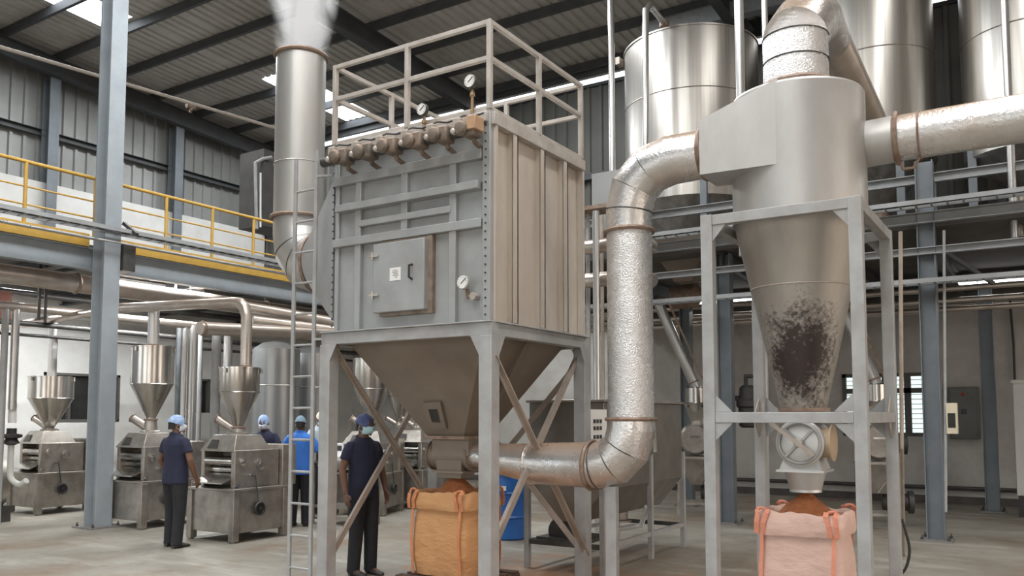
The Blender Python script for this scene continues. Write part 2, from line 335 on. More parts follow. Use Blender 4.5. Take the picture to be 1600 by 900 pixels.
def smooth(pts, n=6):
    P = [Vector(p) for p in pts]; P = [P[0]*2-P[1]]+P+[P[-1]*2-P[-2]]; out = []
    for i in range(1, len(P)-2):
        for k in range(n):
            t = k/n; a, b, c, d = P[i-1:i+3]; out.append(.5*((2*b)+(c-a)*t+(2*a-5*b+4*c-d)*t*t+(3*b-a-3*c+d)*t**3))
    return out+[P[-2]]
ORD = ['nearest', 'second', 'third', 'fourth', 'fifth', 'sixth', 'seventh', 'eighth', 'ninth', 'tenth', 'eleventh', 'twelfth', 'thirteenth', 'fourteenth', 'fifteenth', 'sixteenth']
# ============================================================ THE SHELL
XL, YB = -20.9, 18.26            # left gable wall, far eave wall
XW = -12.3                       # line of the tall column and the walkway edge
def zroof(y): return 10.38+.055*(YB-y)
struct(MB().box((-22, -9, -.3), (12, 19.2, 0)).build('floor', floor_m, origin=(0, 0, 0)))
# corrugated roof sheets with the rooflight strips left open between them
def corrugated(x0, x1, y0, y1):
    m = MB(); n = len(m.v); P = .24; x = x0; prof = []
    while x < x1-.01:
        prof += [(x, 0), (x+.14, 0), (x+.165, .045), (x+.215, .045)]; x += P
    prof.append((x1, 0))
    prof = [(min(a, x1), b) for a, b in prof]
    for y in (y0, y1):
        m.v += [Vector((a, y, zroof(y)+b)) for a, b in prof]
    k = len(prof)
    m.f += [(i, i+1, i+1+k, i+k) for i in range(k-1)]
    return m
ROOFL = [(-18.5, -17.4, 7.6, 11.2), (-17.35, -16.25, 14.9, 18.1), (-9.2, -8.2, 1.0, 8.2), (-4.9, -3.9, -7.0, 5.6), (-.6, .4, -6.0, 6.6)]
def roof_sheets():
    xs = sorted({-22.0, 12.0} | {r[0] for r in ROOFL} | {r[1] for r in ROOFL}); mm = MB()
    for a, b in zip(xs[:-1], xs[1:]):
        holes = sorted([(r[2], r[3]) for r in ROOFL if r[0] <= a+.01 and r[1] >= b-.01]); y = -9.0
        for h0, h1 in holes+[(19.0, 19.0)]:
            if h0 > y:
                c = corrugated(a, b, y, h0); n = len(mm.v); mm.v += c.v; mm.f += [tuple(i+n for i in f) for f in c.f]
            y = h1
    return mm
struct(roof_sheets().build('ceiling', roof_m, sharp=10))
for i, r in enumerate(ROOFL):
    struct(MB().quad((r[0], r[2], zroof(r[2])+.02), (r[1], r[2], zroof(r[2])+.02), (r[1], r[3], zroof(r[3])+.02), (r[0], r[3], zroof(r[3])+.02)).build('window_%d' % (i+1), rooflight_m))
# purlins along X, rafters along Y
k = 0; y = 18.15
while y > -8:
    z = zroof(y)-.12
    o = MB().channel((-21, y, z), (12, y, z), .08, .20, .01).build('roof_purlin', purlin_m)
    tag(o, 'dark steel purlin under the roof sheets, %s from the far eave' % (ORD[k] if k else 'first'), 'purlin', 'roof purlins') if k < 12 else tag(o, 'dark steel purlin overhead, above and behind the viewer, beyond the top of the photo', 'purlin', 'overhead purlins')
    k += 1; y -= 1.36
for x, lb in ((-20.6, 'dark tapered steel rafter running down along the top of the left gable wall'), (XW-.4, 'dark steel rafter crossing the roof behind the steaming stack and grey guard rail'), (-5.3, 'dark steel rafter meeting the top of the wide stainless silo'), (1.9, 'dark steel rafter over the right end of the hall')):
    zz = lambda y: zroof(y)-.45
    o = MB().ibeam((x, 18.2, zz(18.2)), (x, -8, zz(-8)), .22, .45, .02).build('roof_rafter', purlin_m); tag(o, lb, 'rafter', 'roof rafters')

# gable wall (left) : corrugated cladding above a white masonry band
def ribbed_wall_x(X, y0, y1, z0, z1f, P=.33):
    m = MB(); y = y0; prof = []
    while y < y1-.01: prof += [(y, 0), (y+P*.62, 0), (y+P*.70, .05), (y+P*.92, .05)]; y += P
    prof.append((y1, 0)); k = len(prof)
    m.v += [Vector((X+d, a, z0)) for a, d in prof]+[Vector((X+d, a, z1f(a))) for a, d in prof]
    m.f += [(i, i+1, i+1+k, i+k) for i in range(k-1)]; return m
def ribbed_wall_y(Y, x0, x1, z0, z1, P=.33):
    m = MB(); x = x0; prof = []
    while x < x1-.01: prof += [(x, 0), (x+P*.62, 0), (x+P*.70, -.05), (x+P*.92, -.05)]; x += P
    prof.append((x1, 0)); k = len(prof)
    m.v += [Vector((a, Y+d, z0)) for a, d in prof]+[Vector((a, Y+d, z1)) for a, d in prof]
    m.f += [(i, i+1, i+1+k, i+k) for i in range(k-1)]; return m
struct(ribbed_wall_x(XL-.3, 2, YB, 7.0, lambda y: zroof(y)-.02).build('wall_left', clad_m, sharp=15))
struct(MB().box((XL-.35, 2, 4.0), (XL-.02, YB, 7.45)).build('wall_left_masonry', white_wall, origin=(XL, 2, 4.0)))
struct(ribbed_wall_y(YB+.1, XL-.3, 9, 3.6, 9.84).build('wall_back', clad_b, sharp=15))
struct(MB().box((XL, YB+.02, 9.78), (9, YB+.12, 9.86)).build('trim_1', purlin_m)); struct(MB().box((XL, YB, 10.03), (9, YB+.12, 10.40)).build('trim_3', purlin_m))
for j, z in enumerate((8.72, 7.18)):
    o = MB().channel((XL-.14, 2, z), (XL-.14, YB, z), .12, .16, .01, side=-1).build('wall_girt', purlin_m)
    tag(o, ('upper' if j == 0 else 'lower')+' dark horizontal girt across the left corrugated gable cladding', 'girt')
for j, z in enumerate((7.5, 5.4)):
    o = MB().channel((XL, YB-.05, z), (9, YB-.05, z), .12, .16, .01).build('wall_girt', purlin_m)
    tag(o, ('upper' if j == 0 else 'lower')+' dark horizontal girt across the far corrugated wall', 'girt')
for j, (y, w) in enumerate(((11.3, 'on the left gable wall, nearest the photo edge'), (14.9, 'on the left gable wall, nearer the steaming stack'), (7.7, 'on the left gable wall, hidden at the photo edge'))):
    o = MB().ibeam((XL+.06, y, 4.4), (XL+.06, y, zroof(y)-.68), .26, .34, .02).build('wall_column', blue_m)
    tag(o, 'blue-grey steel wall column '+w, 'column', 'gable wall columns')
# white lower walls
XM = -17.0
def wall_x_holes(X0, X1, y0, y1, z0, z1, holes):
    m = MB(); ys = sorted({y0, y1} | {h[0] for h in holes} | {h[1] for h in holes})
    for a, b in zip(ys[:-1], ys[1:]):
        hs = [h for h in holes if h[0] <= a+.001 and h[1] >= b-.001]
        if hs: m.box((X0, a, z0), (X1, b, hs[0][2])); m.box((X0, a, hs[0][3]), (X1, b, z1))
        else: m.box((X0, a, z0), (X1, b, z1))
    return m
def wall_y_holes(Y0, Y1, x0, x1, z0, z1, holes):
    m = MB(); xs = sorted({x0, x1} | {h[0] for h in holes} | {h[1] for h in holes})
    for a, b in zip(xs[:-1], xs[1:]):
        hs = [h for h in holes if h[0] <= a+.001 and h[1] >= b-.001]
        if hs: m.box((a, Y0, z0), (b, Y1, hs[0][2])); m.box((a, Y0, hs[0][3]), (b, Y1, z1))
        else: m.box((a, Y0, z0), (b, Y1, z1))
    return m
wa = onX(68, 600, XM); wb = onX(187, 600, XM); wc = onX(312, 600, XM); wd_ = onX(328, 600, XM)
zt = onX(130, 584, XM).z; zb = onX(130, 659, XM).z
struct(wall_x_holes(XM-.25, XM, 3, YB, 0, 4.02, [(wa.y, wb.y, zb, zt), (wc.y, wd_.y, zb-.1, zt)]).build('wall_left_lower', white_wall, origin=(XM, 3, 0)))
# unseen sides of the hall: cladding, with wide openings shaped for the light
struct(wall_y_holes(-9.1, -9.0, -22, 12, 0, 11.9, [(-19, -13, 0, 5.5), (-9.5, -4.0, 0, 5.5), (-1.5, 6.5, 0, 6.5)]).build('wall_front', clad_m, origin=(0, -9.1, 0)))
struct(wall_x_holes(12.0, 12.1, -9, YB, 0, 11.9, [(-6, .5, 0, 6.5), (3.0, 13.5, 0, 7.0)]).build('wall_right', clad_m, origin=(12, 0, 0)))
struct(wall_x_holes(-22.1, -22.0, -9, 2, 0, 11.9, [(-6, -1, 0, 5)]).build('wall_left_front', clad_m, origin=(-22, 0, 0)))
def window_x(name, y0, y1, z0, z1, n):
    f = MB(); t = .05
    for a, b in ((y0, y0+t), (y1-t, y1)): f.box((XM-.15, a, z0), (XM+.02, b, z1))
    for a, b in ((z0, z0+t), (z1-t, z1)): f.box((XM-.15, y0, a), (XM+.02, y1, b))
    for i in range(1, n): yy = y0+(y1-y0)*i/n; f.box((XM-.13, yy-t/2, z0), (XM, yy+t/2, z1))
    fr = struct(f.build(name, win_frame)); g = MB().box((XM-.10, y0+t, z0+t), (XM-.09, y1-t, z1-t)).build('pane', glass_dark, fr)
    return fr
window_x('window_6', wa.y, wb.y, zb, zt, 3); window_x('window_7', wc.y, wd_.y, zb-.1, zt, 1)
# far lower wall with the daylit windows
YF = YB-.1
wl = onY(1316, 585, YF); wr = onY(1456, 682, YF)
XR = 9.0
struct(wall_y_holes(YF, YF+.25, XM, XR, 0, 3.85, [(wl.x, wr.x, wr.z, wl.z)]).build('wall_back_lower', back_wall, origin=(0, YF, 0)))
def window_back():
    f = MB(); x0, x1, z0, z1 = wl.x, wr.x, wr.z, wl.z; t = .07; L = MB()
    for a, b in ((x0, x0+t), (x1-t, x1)): f.box((a, YF-.03, z0), (b, YF+.12, z1))
    for a, b in ((z0, z0+t), (z1-t, z1)): f.box((x0, YF-.03, a), (x1, YF+.12, b))
    n = 4
    for i in range(1, n): xx = x0+(x1-x0)*i/n; f.box((xx-.06, YF-.02, z0), (xx+.06, YF+.12, z1))
    zt_ = z0+(z1-z0)*.72; f.box((x0, YF-.02, zt_-.05), (x1, YF+.12, zt_+.05))
    fr = struct(f.build('window_8', win_frame))
    MB().box((x0+.05, YF+.06, z0+.05), (x1-.05, YF+.07, z1-.05)).build('pane', winlit_m, fr)
    for i in range(12):
        z = z0+.05+(z1-z0-.1)*i/12; L.box((x0+.05, YF+.03, z), (x1-.05, YF+.045, z+.012))
    L.build('louvre', win_frame, fr)
window_back()
struct(MB().box((XM, YF-.05, 0), (XR, YF, .14)).build('baseboard_back', mat('dark_skirting', (.10, .09, .08), (.06, .05, .05), rough=.7)))
struct(MB().box((XM+.0, 3, 0), (XM+.04, YF, .14)).build('baseboard_left', MATS['dark_skirting']))
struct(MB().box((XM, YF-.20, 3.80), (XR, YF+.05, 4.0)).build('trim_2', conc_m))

# ============================================================ MEZZANINE ON THE LEFT
ZM = 4.32
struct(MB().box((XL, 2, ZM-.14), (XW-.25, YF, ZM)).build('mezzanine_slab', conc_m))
for j, y in enumerate((5.2, 7.4, 9.6, 11.8, 14.0, 16.2)):
    o = MB().ibeam((XM-3.5, y, ZM-.28), (XW-.2, y, ZM-.28), .14, .26).build('floor_joist', purlin_m)
    tag(o, 'dark joist under the left mezzanine floor, %s from the photo edge' % ORD[j], 'joist', 'mezzanine joists')
o = MB().ibeam((XW-.05, 2, ZM-.27), (XW-.05, 17.9, ZM-.27), .16, .34, .02).build('walkway_edge_beam', blue_l); tag(o, 'pale blue-grey edge beam carrying the yellow-railed walkway on the left', 'beam')
def kickplate(y0, y1, lb):
    o = MB().channel((XW+.02, y0, ZM+.005), (XW+.02, y1, ZM+.005), .06, .19, .008).build('kick_plate', yellow_m); tag(o, lb, 'kick plate')
kickplate(2, 7.30, 'thick yellow kick plate of the walkway, left of the tall column'); kickplate(7.62, 17.0, 'thick yellow kick plate of the walkway, between tall column and stack')
def guard_rail(y0, y1, posts, lb):
    t = thing('guard_rail', lb, 'railing', (XW, y0, ZM)); X = XW+.02
    MB().tube([(X, y0, ZM+.98), (X, y1, ZM+.98)], .028, 12).build('top_rail', yellow_m, t)
    for z in (.62, .36): MB().tube([(X, y0, ZM+z), (X, y1, ZM+z)], .014, 8).build('mid_rail', yellow_m, t)
    for y in posts: MB().tube([(X, y, ZM+.05), (X, y, ZM+.98)], .026, 12).build('post', yellow_m, t)
def yat(px, X, z): # y on plane X for an image column
    d = ray(px, 500); return d.y*(X/d.x)
guard_rail(2.5, yat(141, XW, 0), [yat(p, XW, 0) for p in (-60, 30, 141)], 'yellow guard rail on the walkway, left of the tall column')
guard_rail(yat(174, XW, 0), yat(445, XW, 0), [yat(p, XW, 0) for p in (254, 327, 392)]+[yat(174, XW, 0)+.03], 'yellow guard rail on the walkway, between tall column and stack')
# perforated cable trays running outside the walkway, hung off the columns
def cable_tray(a, b, w, lb, m=pipe_m, n=60):
    t = thing('cable_tray', lb, 'cable tray', tuple(a)); a = Vector(a); b = Vector(b); d = (b-a).normalized(); s = d.cross(Vector((0, 0, 1))).normalized()*w/2
    for q in (-1, 1): MB().channel(a+s*q, b+s*q, .02, .06, .004, side=q).build('side_rail', m, t)
    r = MB()
    for i in range(n): p = a.lerp(b, (i+.5)/n); r.beam(p-s-Vector((0, 0, .02)), p+s-Vector((0, 0, .02)), .025, .006)
    r.build('rung', m, t, sharp=30)['kind'] = 'stuff'
    c = MB()
    for j in range(4): o_ = s*(-.6+.4*j); c.tube([a.lerp(b, i/12)+o_+Vector((0, 0, .015+.006*math.sin(i*1.7+j))) for i in range(13)], .014, 6)
    c.build('cable', black_m, t)['kind'] = 'stuff'
tz = onX(60, 337, XW+.45).z
cable_tray((XW+.45, 2.2, tz), (XW+.45, 14.2, tz), .28, 'dusty cable tray with cables, crossing outside the yellow guard rail', beam_l)
tz2 = onX(60, 347, XW+.45).z
o = MB().tube([(XW+.38, 2.2, tz-.16), (XW+.38, 14.4, tz-.16)], .025, 10).build('conduit_pipe', pipe_c); tag(o, 'thin pale conduit just below the cable tray on the left walkway', 'pipe')

# tall column of the portal frame, left
def base_plate(par, x, y, w=.42):
    MB().box((x-w/2, y-w/2, 0), (x+w/2, y+w/2, .025)).build('base_plate', par_mat, par)
    for sx_ in (-1, 1):
        for sy_ in (-1, 1): MB().lathe((x+sx_*w*.4, y+sy_*w*.4, .025), [(.02, 0), (.02, .03), (.008, .03), (.008, .06)], 8).build('anchor_bolt', dark_m, par)
par_mat = mat('dull_base_plate', (.22, .21, .2), (.15, .14, .13), rough=.7, scale=8)
cx, cy = -12.05, 7.46
t = thing('steel_column', 'tall pale blue-grey steel column at left, standing on the floor and rising past the yellow walkway to the roof', 'column', (cx, cy, 0))
MB().ibeam((cx, cy, .02), (cx, cy, zroof(cy)-.3), .26, .30, .022).build('shaft', blue_l, t); base_plate(t, cx, cy, .5)
MB().box((cx-.16, cy+.15, ZM-.45), (cx+.2, cy+.35, ZM-.05)).build('bracket', dark_m, t)
MB().beam((cx+.1, cy+.2, ZM+.3), (cx+.45, cy+.2, tz-.05), .05, .05).build('bracket', dark_m, t)

# long pipe high under the gable roof
a = onX(-5, 72, -19.2); b = onX(436, 202, -19.2)
t = thing('service_pipe', 'long thin pale pipe sloping across the upper left, under the gable rafter', 'pipe', (a.x, a.y, a.z))
a = dep(-5, 72, 14.5); b = dep(430, 200, 19.5); d = b-a
MB().tube([a, b+d*.15], .035, 12).build('run', mat('beige_pipe', (.50, .44, .37), (.40, .35, .30), rough=.5), t)
p = dep(298, 166, 14.5+5*.70); MB().beam(p-Vector((0, 0, .14)), p+Vector((0, 0, .10)), .05, .05).build('clamp', rust_m, t)
MB().tube([p-d.normalized()*.1, p+d.normalized()*.1], .055, 12).build('coupling', rust_m, t)

# bracketed box and ladder-like frame in the corner, beside the stack
t = thing('wall_cabinet', 'grey cabinet with pipe frame on the left mezzanine, half hidden by the stack', 'cabinet', (-12.6, 14.2, ZM))
MB().box(dep(410, 352, 19), dep(440, 262, 20.5)).build('body', mat('dim_box', (.09, .085, .08), (.06, .058, .055), rough=.5), t)
MB().tube([dep(401, 358, 19), dep(399, 255, 19), dep(412, 248, 19), dep(425, 246, 19)], .04, 8).build('pipe_frame', frame_grey, t)
MB().tube([dep(407, 355, 18), dep(407, 270, 18)], .02, 8).build('pipe_frame', white_m, t)

# ============================================================ BAG FILTER (the big grey box)
BX0, BX1, BY0, BY1 = -5.89, -4.02, 5.97, 7.67
ZB0, ZB1 = 2.47, 4.32
fil = thing('dust_collector', 'big grey steel filter housing on four braced legs with railed roof and access door', 'dust collector', ((BX0+BX1)/2, (BY0+BY1)/2, 0))
def FY(px, py): p = onY(px, py, BY0); return p.x, p.z
def FX(px, py): p = onX(px, py, BX1); return p.y, p.z
MB().box((BX0+.03, BY0+.03, ZB0), (BX1-.03, BY1-.03, ZB1-.02)).build('casing', paint_grey, fil, bevel=.006)
MB().box((BX1-.03, BY0+.04, ZB0+.01), (BX1-.022, BY1-.04, ZB1-.03)).build('lit_side_sheet', lit_side_paint, fil)  # thin sheet carrying the warm lit tone painted into this face
MB().box((BX0+.01, BY0-.01, ZB1-.05), (BX1+.01, BY1+.01, ZB1+.03)).build('roof_plate', rail_m, fil, bevel=.008)
rb = .05
def hrib(px0, px1, z, h=.075, d=.062):
    px1 = min(px1, 754)
    x0 = FY(px0, 400)[0]; x1 = FY(px1, 400)[0]
    MB().box((x0, BY0-d+.03, z-h/2), (x1, BY0+.035, z+h/2)).build('stiffener', paint_grey, fil, bevel=.006)
def vrib(px, z0, z1, w=.075, d=.045):
    x = FY(px, 400)[0]
    MB().box((x-w/2, BY0-d+.028, z0), (x+w/2, BY0+.035, z1)).build('stiffener', paint_grey, fil, bevel=.006)
zr1, zr2, zr3, zr4 = onY(740, 243, BY0).z, onY(740, 292, BY0).z, onY(690, 330, BY0).z, onY(740, 350, BY0).z
hrib(522, 762, zr1, .09); hrib(530, 752, zr2, .07, .10); hrib(563, 706, zr3, .06); hrib(522, 762, zr4, .08)
vrib(560, ZB0, zr1); vrib(632, zr4, zr1); vrib(708, ZB0, zr1); vrib(526, ZB0, ZB1-.05, .05, .03)
MB().box((BX1-.06, BY0-.02, ZB0), (BX1+.02, BY0+.06, ZB1-.03)).build('corner_angle', paint_grey, fil, bevel=.005)
for i in range(24):
    z = ZB0+.05+i*.072
    for c_, ax_ in (((BX1-.025, BY0-.02, z), (0, -1, 0)), ((BX0+.03, BY0, z), (0, -1, 0)), ((BX1+.02, BY1-.02, z), (1, 0, 0))): MB().lathe(c_, [(.008, 0), (.008, .011)], 6, axis=ax_).build('bolt', dark_m, fil)
# side face: tall folded panels
for px in (799, 842, 878):
    y = onX(px, 350, BX1).y
    MB().box((BX1-.02, y+.045, ZB0+.005), (BX1-.012, y+.062, ZB1-.05)).build('dark_seam', dark_m, fil)  # dark seam strip to the right of each rib
    MB().box((BX1-.025, y-.035, ZB0+.005), (BX1+.035, y-.025, ZB1-.05)).box((BX1-.025, y+.03, ZB0+.005), (BX1+.045, y+.045, ZB1-.05)).box((BX1+.03, y-.035, ZB0+.005), (BX1+.045, y+.045, ZB1-.05)).build('side_stiffener', lit_side_paint, fil)
for y in (BY0+.03, BY1-.05): MB().box((BX1-.02, y, ZB0), (BX1+.045, y+.04, ZB1-.04)).build('side_stiffener', lit_side_paint, fil)
MB().box((BX1-.02, BY0, ZB1-.14), (BX1+.055, BY1, ZB1-.03)).build('top_band', rail_m, fil, bevel=.006)
MB().box((BX0, BY0-.05, ZB1-.12), (BX1, BY0+.04, ZB1-.03)).build('top_band', rail_m, fil, bevel=.006)
# access door
dx0, dz1 = FY(591, 380); dx1, _ = FY(671, 373); dz0 = FY(671, 484)[1]; dz1 = FY(671, 373)[1]
dx0 = FY(591, 430)[0]
door = MB().box((dx0, BY0-.075, dz0), (dx1, BY0-.01, dz1)).build('access_door', paint_grey, fil, bevel=.008)
MB().box((dx0+.04, BY0-.02, dz0-.03), (dx1+.05, BY0+.035, dz1+.03)).build('door_frame', mat('rust_streaked_frame', (.30, .25, .20), (.18, .13, .10), rough=.6, scale=9, metal=.2), fil)
hx, hz0 = FY(652, 438); hz1 = FY(652, 415)[1]
MB().tube([(hx, BY0-.075, hz0), (hx+.0, BY0-.12, hz0+.015), (hx, BY0-.12, hz1-.015), (hx, BY0-.075, hz1)], .010, 10).build('handle', black_m, door)
for py in (403, 463):
    x, z = FY(592, py); MB().box((x-.045, BY0-.095, z-.010), (x+.07, BY0-.07, z+.010)).lathe((x-.005, BY0-.09, z-.035), [(.012, 0), (.012, .07)], 8).build('hinge', rail_m, door)
nx, nz = FY(626, 430); pl = MB().box((nx-.065, BY0-.079, nz-.06), (nx+.065, BY0-.074, nz+.06)).build('notice_plate', white_m, door)
q = MB(); random.seed(3)
for i, (w, zz) in enumerate(((.05, .035), (.075, .018), (.06, .004), (.085, -.012), (.045, -.03))):
    q.box((nx-w/2+.005*i, BY0-.081, nz+zz-.003), (nx+w/2, BY0-.079, nz+zz+.003))
q.build('print', ink_m, pl)
# base beams, legs, gussets
for a, b in (((BX0-.06, BY0, 0), (BX1+.06, BY0, 0)), ((BX0-.06, BY1, 0), (BX1+.06, BY1, 0)), ((BX0, BY0, 0), (BX0, BY1, 0)), ((BX1, BY0, 0), (BX1, BY1, 0))):
    z = ZB0-.075
    MB().beam((a[0], a[1], z), (b[0], b[1], z), .10, .11).beam((a[0], a[1], z+.062), (b[0], b[1], z+.062), .15, .014).build('base_beam', frame_grey, fil, bevel=.004)
for x in (BX0, BX1):
    for y in (BY0, BY1):
        MB().box((x-.065, y-.065, 0), (x+.065, y+.065, ZB0-.13)).build('leg', frame_grey, fil, bevel=.006)
        MB().box((x-.12, y-.12, 0), (x+.12, y+.12, .015)).build('foot_plate', frame_grey, fil)
        g = .17; sx_ = 1 if x == BX0 else -1; sy_ = 1 if y == BY0 else -1; z = ZB0-.13
        yy = y-.066 if y == BY0 else y+.056; MB().prism([(x+sx_*.06, yy, z), (x+sx_*(.06+g*.55), yy, z), (x+sx_*.06, yy, z-g)], (0, .010, 0)).build('gusset', frame_grey, fil)
        xx = x+.056 if x == BX1 else x-.066; MB().prism([(xx, y+sy_*.06, z), (xx, y+sy_*(.06+g*.55), z), (xx, y+sy_*.06, z-g)], (.010, 0, 0)).build('gusset', frame_grey, fil)
zt_, zb_ = 2.26, .30
for X, r1_, f1_, f2_, r2_ in ((BX0, 2.17, .19, 2.34, .55), (BX1, 2.28, .40, 2.17, .26)):       # rising and falling brace of each side panel
    MB().beam((X-.03, BY0, f1_), (X-.03, BY1, r1_), .012, .06).beam((X-.055, BY0, f1_), (X-.055, BY1, r1_), .05, .012, up=(0, -1, 1)).build('brace', frame_warm, fil)
    MB().beam((X+.03, BY0, f2_), (X+.03, BY1, r2_), .012, .06).beam((X+.055, BY0, f2_), (X+.055, BY1, r2_), .05, .012, up=(0, 1, 1)).build('brace', frame_warm, fil)
MB().beam((BX0, BY1+.03, zb_), (BX1, BY1+.03, zt_), .012, .06).build('brace', frame_warm, fil); MB().beam((BX0, BY1-.03, zt_), (BX1, BY1-.03, zb_), .012, .06).build('brace', frame_warm, fil)
# hopper
hcx, hcy = (BX0+BX1)/2, (BY0+BY1)/2; hz = 1.46; hb = .22
def sq(x0, x1, y0, y1, z): return [(x0, y0, z), (x1, y0, z), (x1, y1, z), (x0, y1, z)]
MB().rings([sq(BX0+.08, BX1-.08, BY0+.08, BY1-.08, ZB0-.02), sq(hcx-hb, hcx+hb, hcy-hb, hcy+hb, hz)]).build('hopper', hopper_m, fil)
MB().box((hcx-hb-.03, hcy-hb-.03, hz-.03), (hcx+hb+.03, hcy+hb+.03, hz)).build('hopper_flange', rust_m, fil)
# edge angle on right hopper face, sight window on the front face
e0 = Vector((BX1-.07, BY0+.75, ZB0-.10)); e1 = Vector((hcx+hb+.12, hcy-.05, hz+.10)); MB().beam(e0, e1, .03, .03).build('hopper_stiffener', hopper_m, fil)
def hop_front(px, py):
    P0 = Vector((hcx, BY0+.08, ZB0-.02)); P1 = Vector((hcx, hcy-hb, hz)); nrm = (P1-P0).cross(Vector((1, 0, 0))); d = ray(px, py); return C0+d*((P0-C0).dot(nrm)/d.dot(nrm)), nrm.normalized()
cs = [hop_front(*c) for c in ((663, 627), (690, 626), (700, 668), (674, 666))]; nrm = cs[0][1]
if nrm.y > 0: nrm = -nrm
pc = [c[0] for c in cs]; cc = sum(pc, Vector())/4
w_ = MB().prism([p+nrm*.002 for p in pc], nrm*.03).build('sight_window', hopper_m, fil)
MB().prism([cc.lerp(p, .5)+nrm*.033 for p in pc], nrm*.003).build('window_glass', glass_dark, w_)
# pulse-jet manifold and valves across the front top
zv = onY(600, 232, BY0-.16).z
hdr = []
x0v = onY(520, 240, BY0-.12).x; x1v = onY(745, 200, BY0-.12).x
zvv = 4.11
MB().tube([(x0v-.12, BY0-.13, zvv), (x1v, BY0-.13, zvv)], .045, 16).build('air_manifold', dark_m, fil)
def valve(x):
    y = BY0-.20
    o = MB().box((x-.03, y-.02, zvv-.075), (x+.10, y+.12, zvv+.07)).build('pulse_valve', valve_m, fil, bevel=.02)
    MB().lathe((x-.02, y+.0, zvv-.01), [(.03, 0), (.062, .01), (.066, .05), (.05, .07), (.035, .075)], 20, axis=(0, -1, 0)).build('diaphragm_cover', valve_m, o)
    MB().box((x-.115, y-.04, zvv+.0), (x-.035, y+.05, zvv+.10)).build('solenoid_coil', mat('grey_coil', (.40, .35, .30), (.30, .26, .22), rough=.6, scale=10), o, bevel=.015)
    MB().lathe((x-.085, y-.03, zvv-.03), [(.026, 0), (.026, .04), (.014, .05)], 12, axis=(0, -1, 0)).build('coil_nut', rail_m, o)
    MB().tube([(x+.03, y+.06, zvv), (x+.03, y+.10, zvv-.10), (x+.03, BY0+.03, zvv-.13)], .022, 10).build('outlet_elbow', valve_m, o)
    for k in range(4): a = k*PI/2+.78; MB().lathe((x-.02+.052*math.cos(a), y-.05, zvv-.01+.052*math.sin(a)), [(.007, 0), (.007, .014)], 6, axis=(0, -1, 0)).build('bolt', dark_m, o)
    MB().tube([(x-.08, y+.0, zvv+.10), (x-.06, y+.06, zvv+.14), (x+.02, y+.1, zvv+.13), (x+.12, y+.1, zvv+.14)], .009, 6).build('coil_cable', black_m, o)
for px in (530, 567, 605, 645, 685, 727): valve(onY(px, 220, BY0-.2).x)
bx = onY(737, 210, BY0-.2).x; MB().box((bx-.04, BY0-.24, zvv-.03), (bx+.06, BY0-.1, zvv+.09)).build('junction_box', mat('ochre_box', (.50, .33, .2), (.4, .25, .15), rough=.5), fil, bevel=.008)
# gauges
def gauge(c, r, stem, face_dir=(0, -1, 0)):
    c = Vector(c); g = MB().lathe(c, [(r*.9, 0), (r, .01), (r, .04), (r*.88, .045)], 28, axis=face_dir).build('pressure_gauge', dark_m if stem else frame_grey, fil)
    fd = Vector(face_dir); MB().lathe(c+fd*.043, [(r*.88, 0), (r*.88, .004)], 28, axis=face_dir).build('dial', white_m, g)
    k = MB()
    for i in range(11):
        a = math.radians(225-27*i); k.beam(c+fd*.049+Vector((math.cos(a)*r*.66, 0, math.sin(a)*r*.66)), c+fd*.049+Vector((math.cos(a)*r*.8, 0, math.sin(a)*r*.8)), .003, .003)
    k.beam(c+fd*.05+Vector((-r*.25, 0, -r*.2)), c+fd*.05+Vector((r*.6, 0, r*.5)), .005, .004); k.build('needle_and_ticks', black_m, g)
    if stem: MB().tube([c-Vector((0, 0, r)), c-Vector((0, 0, r+stem))], .014, 8).lathe(c-Vector((0, 0, r+.03)), [(.024, -.03), (.024, .0)], 8).build('stem', mat('brass_fitting', (.45, .33, .2), (.3, .2, .12), metal=.7, rough=.4), g)
gp = onY(663, 173, BY0-.05); gauge(gp, .058, .12); gp = onY(738, 129, BY0-.02); gauge(gp, .062, .22)
gp = onY(727, 442, BY0-.04); gauge(gp, .062, 0)
MB().tube([gp+Vector((0, .03, -.05)), gp+Vector((.01, .03, -.12)), gp+Vector((.06, .03, -.12))], .018, 10).build('gauge_cock', rust_m, fil)
MB().lathe(gp+Vector((.075, .03, -.12)), [(.034, -.03), (.034, .03)], 12, axis=(0, -1, 0)).build('gauge_cock', rail_m, fil)
# guard rail round the roof
ZR = 5.12; rz = (ZR-.02, onY(763, 91, BY0).z)
def post(x, y, z1=ZR): MB().box((x-.022, y-.022, ZB1), (x+.022, y+.022, z1)).build('rail_post', rail_m, fil, bevel=.003)
x0r, x1r = BX0+.03, BX1-.0
xmid = onY(637, 100, BY0).x; ym = onX(842, 120, BX1).y
for x, y in ((x0r, BY0), (xmid, BY0), (x1r, BY0), (x1r, ym), (x1r, BY1), (x0r, BY1), ((x0r+x1r)/2, BY1), (x0r, ym)): post(x, y)
for z in rz:
    for a, b in (((x0r, BY0), (x1r, BY0)), ((x1r, BY0), (x1r, BY1)), ((x1r, BY1), (x0r, BY1)), ((x0r, BY1), (x0r, BY0))):
        MB().beam((a[0], a[1], z), (b[0], b[1], z), .04, .04).build('guard_rail', rail_m, fil, bevel=.003)
